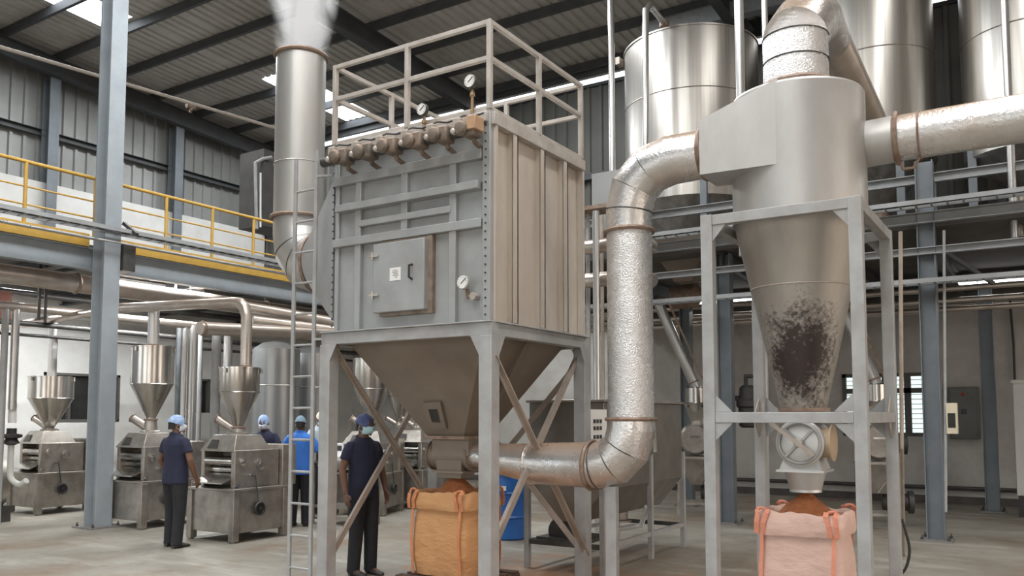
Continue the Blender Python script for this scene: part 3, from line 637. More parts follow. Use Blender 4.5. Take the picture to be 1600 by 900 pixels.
# screw outlet under the hopper and the dropping spout
zp = onY(715, 711, hcy).z; RP = .125
MB().lathe((hcx-.30, hcy, zp), [(.02, 0), (.155, .0), (.155, .015), (.135, .02), (.135, .46), (.155, .46), (.155, .49)], 32, axis=(1, 0, 0)).build('screw_housing', hopper_m, fil)
MB().box((hcx-hb, hcy-.14, zp), (hcx+hb, hcy+.14, hz-.02)).build('outlet_neck', hopper_m, fil)
MB().box((hcx-.22, hcy-.15, zp-.17), (hcx+.16, hcy+.15, zp-.15)).rings([sq(hcx-.19, hcx+.13, hcy-.13, hcy+.13, zp), sq(hcx-.17, hcx+.11, hcy-.11, hcy+.11, zp-.22)]).build('dropping_spout', hopper_m, fil)

# ============================================================ AIR DUCT between filter and cyclone
VX, VY = -3.10, 6.83
duct = thing('air_duct', 'fat foil-clad duct running from the hopper outlet up to the cyclone inlet', 'duct', (VX, VY, 0))
R = .205; zc = onY(870, 725, VY).z; zT = onY(1050, 250, VY).z
q0 = hcx+.19
MB().tube([(q0, hcy, zp), (onY(832, 720, VY).x, VY, zc)], [.115, .185], 40).build('reducer', foil_m, duct, sharp=14)
xa = onY(832, 720, VY).x
MB().ring((xa, VY, zc), .19, .018, axis=(1, 0, 0)).build('flange', foil_m, duct)
xb = onY(905, 725, VY).x; rr = .33
def arc(c, a0, a1, r, n, z0): return [(c[0]+r*math.cos(math.radians(a0+(a1-a0)*i/n)), VY, c[1]+r*math.sin(math.radians(a0+(a1-a0)*i/n))) for i in range(n+1)]
low = [(xa, VY, zc), (xb, VY, zc)]+arc((VX-rr, zc+rr), -90, 0, rr, 4, 0)[1:]
low = [(xa, VY, zc), (VX-rr, VY, zc)]+arc((VX-rr, zc+rr), -90, 0, rr, 3, 0)[1:]
zlow = onY(985, 655, VY).z
MB().tube(low+[(VX, VY, zlow)], [R*.93, R]+[R*1.02]*3+[R], 44).build('lower_bend', foil_m, duct, sharp=14)
zup = onY(985, 362, VY).z
MB().tube([(VX, VY, zlow), (VX, VY, zup)], R*.98, 48).build('riser', foil_v, duct, sharp=14)
rt = .40
hi = [(VX, VY, zup), (VX, VY, zT-rt)]+arc((VX+rt, zT-rt), 180, 90, rt, 3, 0)[1:]
CX, CY = -1.74, 7.30; CR = .545
xin = onY(1108, 250, VY+.1).x
MB().tube(hi+[(xin, VY+.06, zT+.02)], [R*.98, R]+[R*1.03]*3+[R*1.0], 44).build('upper_bend', foil_m, duct, sharp=14)
for nm, c, ax in (('flange', (VX, VY, zup), (0, 0, 1)), ('flange', (VX, VY, zlow), (0, 0, 1)), ('flange', (VX-rr-.05, VY, zc), (1, 0, 0)), ('flange', (xin-.02, VY+.06, zT+.02), (1, 0, 0))):
    MB().ring(c, R*1.04, .02, axis=ax, sub=6).build('flange', rust_m, duct)
for pts in (hi, low):
    for i in range(1, len(pts)-1):
        a, b, c = Vector(pts[i-1]), Vector(pts[i]), Vector(pts[i+1]); MB().ring(b, R*1.015, .006, axis=((b-a).normalized()+(c-b).normalized()), seg=40, sub=5).build('seam', dark_m, duct)
leg_d = onZ(958, 905, 0)
lx, ly = VX-.15, VY+.0
dz = zc
MB().box((onY(949, 850, VY).x, VY-.03, 0), (onY(965, 850, VY).x, VY+.03, zc-.18)).box((onY(949, 850, VY).x-.05, VY-.08, 0), (onY(965, 850, VY).x+.05, VY+.08, .012)).build('support_post', frame_grey, duct)
gq = dep(1024, 690, 7.4)
MB().beam(dep(1021, 660, 7.45), dep(1024, 706, 7.45), .035, .02).build('hanger_strap', foil_m, duct)

# ============================================================ CYCLONE
ZC1, ZC0, ZCB = 4.335, 3.29, 1.72
cyc = thing('cyclone_separator', 'large dusty steel cyclone with dark burnt patch low on its cone', 'cyclone', (CX, CY, 0))
MB().lathe((CX, CY, 0), [(CR, ZC0), (CR, ZC1), (CR*.98, ZC1+.02), (.30, ZC1+.06)], 64).build('barrel', cyc_m, cyc, sharp=25)
cone_m = stained_cone_material(.045, -.27)
MB().lathe((CX, CY, 0), [(CR*.985, ZC0), (.185, ZCB)], 64).build('cone', cone_m, cyc, sharp=25)
MB().ring((CX, CY, ZC0), CR*.99, .010).build('seam', cyc_m, cyc)
zs = 2.72; MB().ring((CX, CY, zs), .185+(CR*.985-.185)*(zs-ZCB)/(ZC0-ZCB), .006).build('seam', frame_warm, cyc)
# tangential inlet box
ib0 = xin; hI = .34
MB().rings([[(xin+.005, VY+.06-.215, zT-.215), (xin+.005, VY+.06+.215, zT-.215), (xin+.005, VY+.06+.215, zT+.245), (xin+.005, VY+.06-.215, zT+.245)],
            [(CX-.02, CY-CR+.004, zT-.20), (CX-.02, CY-.05, zT-.20), (CX-.02, CY-.05, zT+.50), (CX-.02, CY-CR+.004, zT+.50)]]).build('inlet_box', cyc_m, cyc)
# top outlet with segmented gooseneck and slanting return pipe
zo = onY(1250, 138, CY).z
cx_t = CX
MB().lathe((CX, CY, 0), [(.30, ZC1), (.275, zo)], 40).build('outlet_neck', cyc_m, cyc)
MB().ring((CX, CY, zo), .30, .022, sub=6).build('outlet_flange', rust_m, cyc)
g0 = Vector((CX, CY, zo)); g1 = dep(1252, 62, 7.1); g1 = Vector((CX, CY, g1.z)); g2 = dep(1256, 38, 7.4); g3 = dep(1274, 32, 8.0); g4 = dep(1300, 66, 8.6); g5 = dep(1372, 200, 9.6)
MB().tube([g0, g1], .27, 40).build('outlet_pipe', foil_v, cyc, sharp=14)
MB().tube([g1, g2, g3, g4], [.27, .27, .25, .185], 40).build('gooseneck', foil_m, cyc, sharp=14)
MB().tube([g4, g5], [.185, .13], 32).build('return_pipe', pipe_m, cyc)
for c_, r_, ax_ in ((g1, .272, (0, 0, 1)), (g0.lerp(g1, .5), .272, (0, 0, 1)), (g2, .262, g3-g1)): MB().ring(c_, r_, .006, axis=ax_, sub=5).build('outlet_seam', dark_m, cyc)
# right-hand round branch
dR = .195; ys = CY+.14; zr = onY(1405, 216, ys).z
br = thing('branch_duct', 'horizontal foil-clad duct leaving the cyclone to the right photo edge', 'duct', (CX+.5, ys, zr))
MB().tube([(CX+.40, ys, zr-.01), (onY(1402, 216, ys).x, ys, zr)], .19, 40).build('stub', cyc_m, br)
MB().tube([(onY(1402, 216, ys).x, ys, zr), (3.2, ys, zr)], .185, 44).build('run', foil_m, br, sharp=14)
xf = onY(1402, 216, ys).x
MB().ring((xf, ys, zr), .20, .024, axis=(1, 0, 0), sub=6).build('flange', rust_m, br); MB().ring((xf+.17, ys, zr), .187, .010, axis=(1, 0, 0), sub=6).build('clamp_band', rust_m, br)
MB().tube([(xf+.02, ys-.02, zr-.2), (xf+.04, ys-.03, zr-.27), (xf+.12, ys-.03, zr-.27), (xf+.16, ys-.02, zr-.19)], .012, 8).build('clamp_hook', rust_m, br)
# rotary valve
zvc = onY(1258, 692, CY-.1).z
rv = MB().lathe((CX, CY, 0), [(.19, ZCB), (.21, ZCB), (.21, ZCB-.03), (.17, ZCB-.04), (.16, ZCB-.10)], 32).build('cone_flange', rust_m, cyc)
ho = MB().lathe((CX, CY-.17, zvc), [(.05, -.0), (.175, .0), (.195, .01), (.195, .04), (.17, .045), (.17, .30), (.195, .305), (.195, .345), (.05, .35)], 40, axis=(0, 1, 0)).build('rotary_valve', cyc_m, cyc)
MB().ring((CX, CY-.18, zvc), .165, .014, axis=(0, 1, 0)).build('cover_ring', frame_grey, ho)
for a in (45, 135, 225, 315):
    d_ = Vector((math.cos(math.radians(a)), 0, math.sin(math.radians(a)))); MB().beam(Vector((CX, CY-.185, zvc)), Vector((CX, CY-.185, zvc))+d_*.155, .022, .022).build('cover_rib', frame_grey, ho)
MB().lathe((CX, CY-.18, zvc), [(.035, 0), (.035, .05), (.028, .06)], 16, axis=(0, -1, 0)).build('shaft_cap', rail_m, ho)
pA = onY(1203, 660, CY-.24); pB = onY(1272, 712, CY-.24); MB().beam(pA, pB, .034, .03).build('lever', frame_warm, ho)
MB().lathe((CX+.10, CY-.03, zvc), [(.12, 0), (.12, .12), (.15, .125), (.15, .14), (.05, .15)], 24, axis=(1, 0, 0)).build('drive_boss', mat('ochre_casting', (.42, .31, .2), (.3, .22, .15), rough=.6), ho)
zf = onY(1262, 735, CY-.1).z
MB().rings([sq(CX-.13, CX+.13, CY-.13, CY+.13, zvc-.1), sq(CX-.17, CX+.17, CY-.17, CY+.17, zf+.0)]).box((CX-.19, CY-.19, zf-.015), (CX+.19, CY+.19, zf+.005)).build('valve_foot', cyc_m, cyc)
zg = onY(1262, 768, CY).z
MB().lathe((CX, CY, 0), [(.17, zf-.01), (.125, zg+.02), (.13, zg), (.125, zg-.005)], 32).build('discharge_cone', cyc_m, cyc)

# frame round the cyclone
FX0, FX1, FY0, FY1, FZ = -2.33, -1.18, 6.69, 8.08, 3.30
fr = thing('support_frame', 'light grey box-section frame standing around the cyclone cone', 'frame', ((FX0+FX1)/2, (FY0+FY1)/2, 0))
zm = 1.64; hw = .048
for x in (FX0, FX1):
    for y in (FY0, FY1):
        MB().box((x-hw, y-hw, 0), (x+hw, y+hw, FZ)).build('leg', frame_grey, fr, bevel=.005)
        MB().box((x-.09, y-.09, 0), (x+.09, y+.09, .012)).build('foot_plate', frame_grey, fr)
        for z in ((zm+.045, 1), (zm-.045, -1)):
            s1 = 1 if x == FX0 else -1; s2 = 1 if y == FY0 else -1
            MB().prism([(x+s1*hw, y-.03*s2, z[0]), (x+s1*(hw+.14), y-.03*s2, z[0]), (x+s1*hw, y-.03*s2, z[0]+z[1]*.14)], (0, .01, 0)).build('gusset', frame_grey, fr)
        s2 = 1 if y == FY0 else -1
        [MB().prism([(x, y+s2*hw, zm+q*.045), (x, y+s2*(hw+.14), zm+q*.045), (x, y+s2*hw, zm+q*.185)], (.01, 0, 0)).build('gusset', frame_warm, fr) for q in (1, -1)]
        MB().prism([(x+s1*hw, y-.03*s2, FZ-.08), (x+s1*(hw+.12), y-.03*s2, FZ-.08), (x+s1*hw, y-.03*s2, FZ-.22)], (0, .01, 0)).build('gusset', frame_grey, fr)
for z in (zm, FZ-.045):
    for y in (FY0, FY1): MB().box((FX0+hw, y-.04, z-.042), (FX1-hw, y+.04, z+.042)).build('beam', frame_grey, fr, bevel=.004)
    for x in (FX0, FX1): MB().box((x-.04, FY0+hw, z-.042), (x+.04, FY1-hw, z+.042)).build('beam', frame_grey, fr, bevel=.004)

# ============================================================ EXHAUST STACK
SX, SY = -7.25, 6.82; zs1 = onY(465, 92, SY).z; zs0 = onY(460, 343, SY).z; SR = .285
st = thing('exhaust_stack', 'wide pale steel exhaust stack with rusty rim rising beside the filter, steam above it', 'stack', (SX, SY, 0))
MB().tube([(SX, SY, zs0), (SX, SY, zs1)], SR, 48, cap=False).build('pipe', stack_m, st)
MB().ring((SX, SY, zs1), SR+.012, .022, sub=6).build('rim', rust_m, st); MB().ring((SX, SY, zs0), SR+.025, .022, sub=6).build('flange', rust_m, st)
MB().ring((SX, SY, zs0+.62), SR+.002, .006, sub=6).build('seam', stack_m, st)
zel = 3.36; re = .40
el = [(SX, SY, zs0)]+[(SX+re-re*math.cos(math.radians(a)), SY, zel+re-re*math.sin(math.radians(a))) for a in (0, 30, 60, 90)]
ER = [SR, SR, SR*1.06, SR*1.14, SR*1.2]
MB().tube(el, ER, 48).build('elbow', stack_m, st, sharp=14)
for i in (2, 3):
    a, b, c = Vector(el[i-1]), Vector(el[i]), Vector(el[i+1]); MB().ring(b, ER[i]+.002, .006, axis=((b-a).normalized()+(c-b).normalized()), sub=5).build('seam', dark_m, st)
XH = SX+re; MB().ring((XH, SY, zel), SR*1.2+.012, .02, axis=(1, 0, 0), sub=6).build('flange', rust_m, st)
SR_ = SR*1.2
# flared hood on to the casing
n = 48; r0 = []; r1 = []
for j in range(n):
    a = 2*PI*j/n+PI/4*0; cy_, sz_ = math.cos(a), math.sin(a); k = 1/max(abs(cy_), abs(sz_))
    r0.append((XH+.01, SY+SR_*cy_, zel+SR_*sz_)); r1.append((BX0+.02, hcy+.84*cy_*k, 3.28+(.70)*sz_*k))
MB().rings([r0, r1]).build('flared_hood', paint_grey, st)

# steam
def steam():
    m = bpy.data.materials.new('steam'); m.use_nodes = True; t = m.node_tree; t.nodes.clear(); N = t.nodes; L = t.links
    o = N.new('ShaderNodeOutputMaterial'); v = N.new('ShaderNodeVolumePrincipled'); v.inputs['Color'].default_value = (.95, .95, .955, 1); v.inputs['Anisotropy'].default_value = .2
    co = N.new('ShaderNodeTexCoord'); s = N.new('ShaderNodeSeparateXYZ'); L.new(co.outputs['Object'], s.inputs[0])
    def M(op, a, b=None, c=None):
        x = N.new('ShaderNodeMath'); x.operation = op
        for i, q in enumerate((a, b, c)):
            if q is None: continue
            if isinstance(q, (int, float)): x.inputs[i].default_value = q
            else: L.new(q, x.inputs[i])
        return x.outputs[0]
    mp = N.new('ShaderNodeMapping'); mp.inputs['Scale'].default_value = (1, 1, .6); L.new(co.outputs['Object'], mp.inputs[0])
    n = N.new('ShaderNodeTexNoise'); n.inputs['Scale'].default_value = 2.6; n.inputs['Detail'].default_value = 5; n.inputs['Distortion'].default_value = .6; L.new(mp.outputs[0], n.inputs[0])
    r = M('SQRT', M('ADD', M('MULTIPLY', s.outputs[0], s.outputs[0]), M('MULTIPLY', s.outputs[1], s.outputs[1])))
    R_ = M('MULTIPLY_ADD', s.outputs[2], .20, .27)                       # the plume widens as it rises
    fall = M('SUBTRACT', 1.0, M('DIVIDE', r, R_))
    f = M('MULTIPLY_ADD', M('SUBTRACT', n.outputs[0], .5), 4.0, M('MULTIPLY', fall, 1.5)); f = M('MAXIMUM', f, 0); f = M('MINIMUM', f, 1.2)
    edge = M('MINIMUM', M('MAXIMUM', M('MULTIPLY', fall, 3.2), 0), 1)
    L.new(M('MULTIPLY', M('MULTIPLY', f, edge), 5.0), v.inputs['Density']); L.new(v.outputs[0], o.inputs['Volume']); return m
sp = MB().lathe((SX, SY, zs1-.15), [(.27, 0), (.40, .3), (.70, 1.3), (1.1, 2.9)], 32).build('steam_plume', steam(), origin=(SX, SY, zs1-.15))
tag(sp, 'soft white steam rising from the mouth of the wide exhaust stack', 'steam', kind='stuff')

# ============================================================ LADDER
lY = 5.92
la, lb_ = onY(453, 800, lY), onY(486, 800, lY); lz = 4.2
ld = thing('access_ladder', 'tall narrow steel ladder leaning at the left leg of the dust collector', 'ladder', (la.x, lY, 0))
lm = frame_grey
for x, zt2 in ((la.x, onY(461, 250, lY).z), (lb_.x, onY(490, 236, lY).z)): MB().box((x-.02, lY-.012, 0), (x+.02, lY+.012, zt2)).build('rail', lm, ld, bevel=.002)
z = .18
while z < 4.15:
    MB().tube([(la.x, lY, z), (lb_.x, lY, z)], .012, 8).build('rung', lm, ld); z += .31
for z in (2.40, 4.02):
    MB().beam((lb_.x, lY, z), (BX0, BY0, z), .03, .02).build('stay', lm, ld)
# ============================================================ FLEXIBLE BULK BAGS
def bulk_bag(cx, cy, S, H, m, ml, lb, z0=0.0, seed=1, fold=.20, powder=None):
    t = thing('bulk_bag', lb, 'bulk bag', (cx, cy, z0), 'filled bulk bags')
    def ringp(z, s, e, jit, k0):
        r = []
        n = 96
        for j in range(n):
            a = 2*PI*j/n; c_, s_ = math.cos(a), math.sin(a); k = (abs(c_)**e+abs(s_)**e)**(-1/e)
            nn = noise.noise(Vector((c_*2.2+seed*9, s_*2.2, z*9)))*.016+noise.noise(Vector((c_*5+seed*3, s_*5, z*22)))*.008+noise.noise(Vector((c_*1.3, s_*1.3+seed, z*4+k0)))*jit
            q = s/2*k+nn; zz = z+noise.noise(Vector((c_*3+seed, s_*3, k0)))*jit*1.2
            r.append((cx+q*c_, cy+q*s_, z0+max(0.002, zz)))
        return r
    rs = []
    for i in range(17):
        u = i/16; z = .01+H*.80*u; s = S*(.93+.09*math.sin(PI*min(1, u*1.05)))
        rs.append(ringp(z, s, 6, .0, 0))
    rs += [ringp(H*.815, S*1.02, 6, .0, 0), ringp(H*.825, S*.965, 6, 0, 0)]
    MB().rings(rs).build('sack_body', m, t, sharp=70)
    # gathered top panel folded over the rim
    rs = [ringp(H*.79, S*1.03, 6, .008, 1), ringp(H*.83, S*1.06, 6, .010, 1), ringp(H*.88, S*1.05, 6, .012, 2), ringp(H*.94, S*1.03, 5, .016, 3), ringp(H*.985, S*1.0, 5, .022, 4), ringp(H*1.0, S*.97, 5, .024, 4),
          ringp(H*.985, S*.93, 5, .022, 4), ringp(H*.93, S*.91, 5, .018, 5), ringp(H*.84, S*.90, 5, .01, 6)]
    MB().rings(rs, cap=False).build('folded_collar', m, t, sharp=80)
    for sx_, sy_ in ((-1, -1), (1, -1), (1, 1), (-1, 1)):
        L = MB(); X = cx+sx_*S*.5; Y = cy+sy_*S*.485
        off = -.33 if sx_ > 0 else .02
        for q in (0, 1):
            ox = X - sx_*(.035+q*.04)*(1 if q else .6)
            pts = [(ox, Y+sy_*.022, z0+H*.80), (ox-sx_*.005, Y+sy_*.04, z0+H*.9), (ox-sx_*.015*(q+1), Y+sy_*.035, z0+H*.98), (ox-sx_*.03*q, Y+sy_*-.0, z0+H*1.02)]
            for a, b in zip(pts[:-1], pts[1:]): L.beam(a, b, .038, .007, up=(0, 1, .2))
        L.tube([(X-sx_*.02, Y, z0+H*1.02), (X-sx_*.05, Y+.01, z0+H*1.03), (X-sx_*.09, Y, z0+H*1.02)], .012, 8)
        L.build('lifting_loop', ml, t)
        w = MB()
        for i in range(12):
            u0, u1 = i/12, (i+1)/12
            f = lambda u: (X-sx_*.055+.004*math.sin(u*9), cy+sy_*(S/2*(.94+.09*math.sin(PI*min(1, u*.80*1.05+.05)))+.006), z0+.02+H*.80*u)
            w.beam(f(u0), f(u1), .03, .006, up=(0, 1, 0))
        w.build('webbing_strip', ml, t)
    return t
def powder_heap(cx, cy, z, R, Hh, lb, seed=0, e=3):
    rs = []; n = 64
    for i in range(13):
        u = i/12; r = R*(1-u); ring_ = []
        for j in range(n):
            a = 2*PI*j/n; k = (abs(math.cos(a))**e+abs(math.sin(a))**e)**(-1/e) if u < .3 else 1
            k = 1+(k-1)*max(0, 1-u*3)
            rr_ = max(.004, r*k+noise.noise(Vector((math.cos(a)*3+seed, math.sin(a)*3, u*5)))*.012*(1 if u < .95 else 0))
            ring_.append((cx+rr_*math.cos(a), cy+rr_*math.sin(a), z+Hh*u**.92))
        rs.append(ring_)
    return tag(MB().rings(rs).build('powder_heap', powder_m, sharp=60, origin=(cx, cy, z)), lb, 'powder', kind='stuff')
BSZ = .67
bulk_bag(hcx-.02, hcy+.0, BSZ, .80, tan_m, tanloop_m, 'tan orange bulk bag on a dark pallet beneath the dust collector hopper', .125, 2)
powder_heap(hcx-.02, hcy, .125+.675, .305, .30, 'red-brown powder heaped in the tan bag under the hopper', 4)
bulk_bag(CX, CY, BSZ, .88, pink_m, pinkloop_m, 'pale pink bulk bag standing below the cyclone valve', 0, 5)
powder_heap(CX, CY, .76, .31, .29, 'red-brown powder cone rising from the pink bag', 8)
# pallet
pt = thing('pallet', 'dark wooden pallet under the tan orange bag', 'pallet', (hcx, hcy, 0))
for i in range(5): y = hcy-.36+.18*i; MB().box((hcx-.45, y-.05, .10), (hcx+.45, y+.05, .122)).build('deck_board', wood_m, pt)
for i in range(3): x = hcx-.41+.41*i; MB().box((x-.045, hcy-.42, 0), (x+.045, hcy+.42, .10)).build('bearer', wood_m, pt)

# ============================================================ PEOPLE
def loft(m, sec, seg=20):
    """sec: list of (centre, rx, ry) with rings normal to the path"""
    P = [Vector(s[0]) for s in sec]; rs = []
    for i, (c, rx, ry) in enumerate(sec):
        d = (P[min(i+1, len(P)-1)]-P[max(i-1, 0)]).normalized()
        side = Vector((1, 0, 0)); side = (side-d*side.dot(d)); side = side.normalized() if side.length > .1 else Vector((0, 1, 0)).cross(d).normalized()
        f = d.cross(side).normalized()
        rs.append([P[i]+side*rx*math.cos(2*PI*j/seg)+f*ry*math.sin(2*PI*j/seg) for j in range(seg)])
    return m.rings(rs)
def remesh(o, v, smooth=2):
    r = o.modifiers.new('one_surface', 'REMESH'); r.mode = 'VOXEL'; r.voxel_size = v; r.use_smooth_shade = True
    if smooth: s = o.modifiers.new('smooth', 'SMOOTH'); s.iterations = smooth; s.factor = .5
    return o
def person(loc, yaw, label, shirt, cap=net_m, mask=mask_m, H=1.65, elbows=None, hands=None, head_turn=0, feet=((-.10, 0, 0), (.10, 0, 0)), look_down=0, sleeve=.62, hem=.80, curl=.6):
    """faces -Y before yaw; joints in metres for a 1.65 m figure"""
    k = H/1.65
    t = thing('person', label, 'person', (0, 0, 0))
    el = elbows or ((-.265, .03, 1.10), (.265, .03, 1.10)); hd = hands or ((-.265, -.06, .86), (.265, -.06, .86))
    b = MB()
    hipz, shz = .86, 1.365
    loft(b, [((0, .005, .80), .14, .10), ((0, .01, .88), .158, .112), ((0, .005, .97), .145, .105), ((0, .0, 1.07), .135, .098), ((0, .0, 1.20), .160, .112), ((0, .008, 1.31), .168, .105), ((0, .012, 1.375), .12, .075), ((0, .012, 1.405), .065, .06), ((0, .008, 1.45), .052, .055), ((0, 0, 1.50), .05, .055)])
    ht = Matrix.Rotation(head_turn, 3, 'Z') @ Matrix.Rotation(look_down, 3, 'X')
    def Hd(x, y, z): return ht @ Vector((x, y, z))+Vector((0, 0, 1.455))
    hs = MB()
    prof = [(.0, -.01, .040, .050), (.015, -.018, .052, .068), (.04, -.022, .060, .082), (.075, -.010, .068, .092), (.11, -.003, .072, .095), (.145, .0, .070, .092), (.172, .002, .058, .078), (.190, .004, .036, .052), (.197, .004, .012, .018)]
    hs.rings([[Hd(rx*math.cos(2*PI*j/24), dy+ry*math.sin(2*PI*j/24), z) for j in range(24)] for z, dy, rx, ry in prof])
    for p in hs.v: b.v.append(p)
    n0 = len(b.v)-len(hs.v); b.f += [tuple(i+n0 for i in f) for f in hs.f]
    b.ball(Hd(0, -.112, .062), .013, .018, .020, 10, 8); b.ball(Hd(0, -.100, .085), .008, .012, .025, 8, 6)       # nose
    b.ball(Hd(0, -.094, .030), .022, .012, .009, 10, 6)                                                       # lips
    b.ball(Hd(0, -.082, .004), .022, .018, .014, 10, 6)                                                       # chin
    for s in (-1, 1):
        b.ball(Hd(s*.070, .005, .075), .010, .018, .030, 8, 8)                                                # ear
        b.ball(Hd(s*.030, -.088, .112), .024, .010, .007, 8, 6)                                               # brow
    for i, s in enumerate((-1, 1)):
        S = Vector((s*.168, .012, shz-.035)); E = Vector(el[i]); W = Vector(hd[i])
        loft(b, [(S-Vector((s*.06, 0, 0)), .035, .045), (S, .044, .047), (S.lerp(E, .35), .043, .045), (S.lerp(E, .8), .040, .042), (E, .038, .040), (E.lerp(W, .25), .040, .040), (E.lerp(W, .7), .030, .031), (W, .024, .028)])
        fd = (W-E).normalized(); inn = Vector((-s, 0, 0)); inn = (inn-fd*inn.dot(fd)).normalized(); fw = fd.cross(inn)*s     # palm faces the body
        if fw.y > 0 and abs(fd.z) > .5: fw = -fw
        pr = [[W+fd*u+inn*math.cos(a)*.013*q+fw*math.sin(a)*.038*q for a in [2*PI*j/12 for j in range(12)]] for u, q in ((-.01, .7), (.02, .95), (.055, 1.05), (.085, 1.0))]
        b.rings(pr)
        for fi, (o_, ln) in enumerate(((-.029, .062), (-.010, .072), (.010, .068), (.028, .052))):
            p0 = W+fd*.075-fw*o_*-1; q1 = (fd*math.cos(.3*curl)+inn*math.sin(.3*curl)); q2 = (fd*math.cos(.9*curl)+inn*math.sin(.9*curl)); q3 = (fd*math.cos(1.5*curl)+inn*math.sin(1.5*curl))
            b.tube([p0, p0+q1*ln*.45, p0+q1*ln*.45+q2*ln*.33, p0+q1*ln*.45+q2*ln*.33+q3*ln*.27], [.0095, .0090, .0085, .0070], 8)
        th = W+fd*.025+fw*.034; d1 = (fd*.7+fw*.6+inn*.3).normalized(); b.tube([th-fw*.012, th+d1*.03, th+d1*.03+(fd+inn*.3).normalized()*.03], [.013, .0115, .009], 8)
    for i, s in enumerate((-1, 1)):
        F = Vector(feet[i]); Hp = Vector((s*.085, .0, .86)); A = Vector((F.x, F.y+.015, .085+F.z)); K = Hp.lerp(A, .5)+Vector((0, -.02, 0))
        loft(b, [(Hp, .085, .095), (Hp.lerp(K, .4), .075, .082), (K, .055, .058), (K.lerp(A, .3), .052, .058), (A, .036, .040)])
        loft(b, [((A.x, A.y+.04, F.z+.045), .03, .03), ((A.x, A.y-.03, F.z+.04), .036, .034), ((A.x, A.y-.13, F.z+.03), .038, .022)])
    bo = remesh(b.build('body', skin_m, t), .0075, 2)
    sh = MB()
    loft(sh, [((0, .006, hem), .185, .138), ((0, .006, hem+.06), .182, .136), ((0, .004, 1.0), .172, .130), ((0, .0, 1.10), .170, .126), ((0, .0, 1.22), .184, .130), ((0, .008, 1.30), .192, .120), ((0, .010, 1.35), .168, .104), ((0, .012, 1.39), .118, .084), ((0, .012, 1.418), .078, .072)])
    for i, s in enumerate((-1, 1)):
        S = Vector((s*.168, .012, shz-.035)); E = Vector(el[i])
        loft(sh, [(S-Vector((s*.07, 0, -.01)), .050, .066), (S-Vector((s*.01, 0, 0)), .058, .066), (S.lerp(E, sleeve*.35), .060, .064), (S.lerp(E, sleeve*.7), .060, .063), (S.lerp(E, sleeve), .061, .063)])
    sh.ring((0, .010, 1.418), .070, .016, axis=(0, -.3, 1), seg=24, sub=6)
    so = remesh(sh.build('shirt', shirt, t), .011, 3)
    # placket and chest pocket
    MB().box((-.012, -.135, .84), (.012, -.118, 1.33)).box((.05, -.134, 1.20), (.115, -.118, 1.28)).build('placket_and_pocket', shirt, t)
    tr = MB()
    loft(tr, [((0, .006, .80), .150, .118), ((0, .006, .86), .170, .124), ((0, .004, .96), .158, .116)])
    for i, s in enumerate((-1, 1)):
        F = Vector(feet[i]); Hp = Vector((s*.080, .0, .86)); A = Vector((F.x, F.y+.015, .06+F.z)); K = Hp.lerp(A, .5)+Vector((0, -.02, 0))
        loft(tr, [(Hp+Vector((0, 0, .05)), .088, .112), (Hp.lerp(K, .3), .092, .104), (K, .074, .080), (K.lerp(A, .5), .068, .075), (A, .064, .072), (A-Vector((0, -.005, .03)), .066, .078)])
    remesh(tr.build('trousers', trou_m, t), .011, 3)
    for i, s in enumerate((-1, 1)):
        F = Vector(feet[i]); shoe = MB()
        pr = [((F.x, F.y+.075, F.z), .030, .055), ((F.x, F.y+.05, F.z), .038, .075), ((F.x, F.y-.03, F.z), .042, .072), ((F.x, F.y-.10, F.z), .048, .050), ((F.x, F.y-.155, F.z), .044, .040), ((F.x, F.y-.185, F.z), .026, .028)]
        shoe.rings([[(c[0]+w*math.cos(a), c[1], c[2]+max(0, h*(.5+.5*math.sin(a))*1.0)) for a in [2*PI*j/16-PI/2 for j in range(16)]] for c, w, h in pr])
        shoe.build('shoe', shoe_m, t, sharp=60)
    if cap:
        rs = []
        for u in range(9):
            ph = u/8*PI/2; rr_ = math.cos(ph); zz = .098+.118*math.sin(ph)
            rs.append([Hd((.083*rr_+.0025*math.sin(9*a+u))*math.cos(a), .006+(.106*rr_+.0025*math.sin(9*a+u))*math.sin(a), zz+(-.03*math.sin(a) if u == 0 else -.015*math.sin(a) if u == 1 else 0)*-1*(1 if math.sin(a) < 0 else 1)) for a in [2*PI*j/40 for j in range(40)]])
        MB().rings([[p*1.0 for p in rs[0]]]+rs[1:]).build('hair_net', cap, t, sharp=60)
        hrr = MB().rings([[Hd(.0755*math.cos(a), .008+.099*math.sin(a), z) for a in [PI*.08+PI*.84*j/16 for j in range(17)]] for z in (.03, .075, .12)], cap=False, close=False); hrr.build('hair', mat('black_hair', (.012, .010, .009), rough=.6), t)
    if mask:
        rs = []
        for z, q, dz_ in ((.002, .072, 0), (.030, .098, 0), (.055, .112, 0), (.078, .106, 0), (.088, .100, 0)):
            rs.append([Hd((.068)*math.sin(a), -.004-q*math.cos(a)*1.08, z) for a in [math.radians(-78+156*j/14) for j in range(15)]])
        o = MB().rings(rs, cap=False, close=False).build('face_mask', mask, t, sharp=60); sol = o.modifiers.new('cloth', 'SOLIDIFY'); sol.thickness = .004
        for s in (-1, 1): MB().tube([Hd(s*.066, -.03, .080), Hd(s*.078, .01, .085), Hd(s*.074, .02, .05), Hd(s*.066, -.03, .02)], .002, 5).build('ear_strap', mask, t)
    t.location = loc; t.rotation_euler = (0, 0, yaw); t.scale = (k, k, k)
    return t
R_ = math.radians
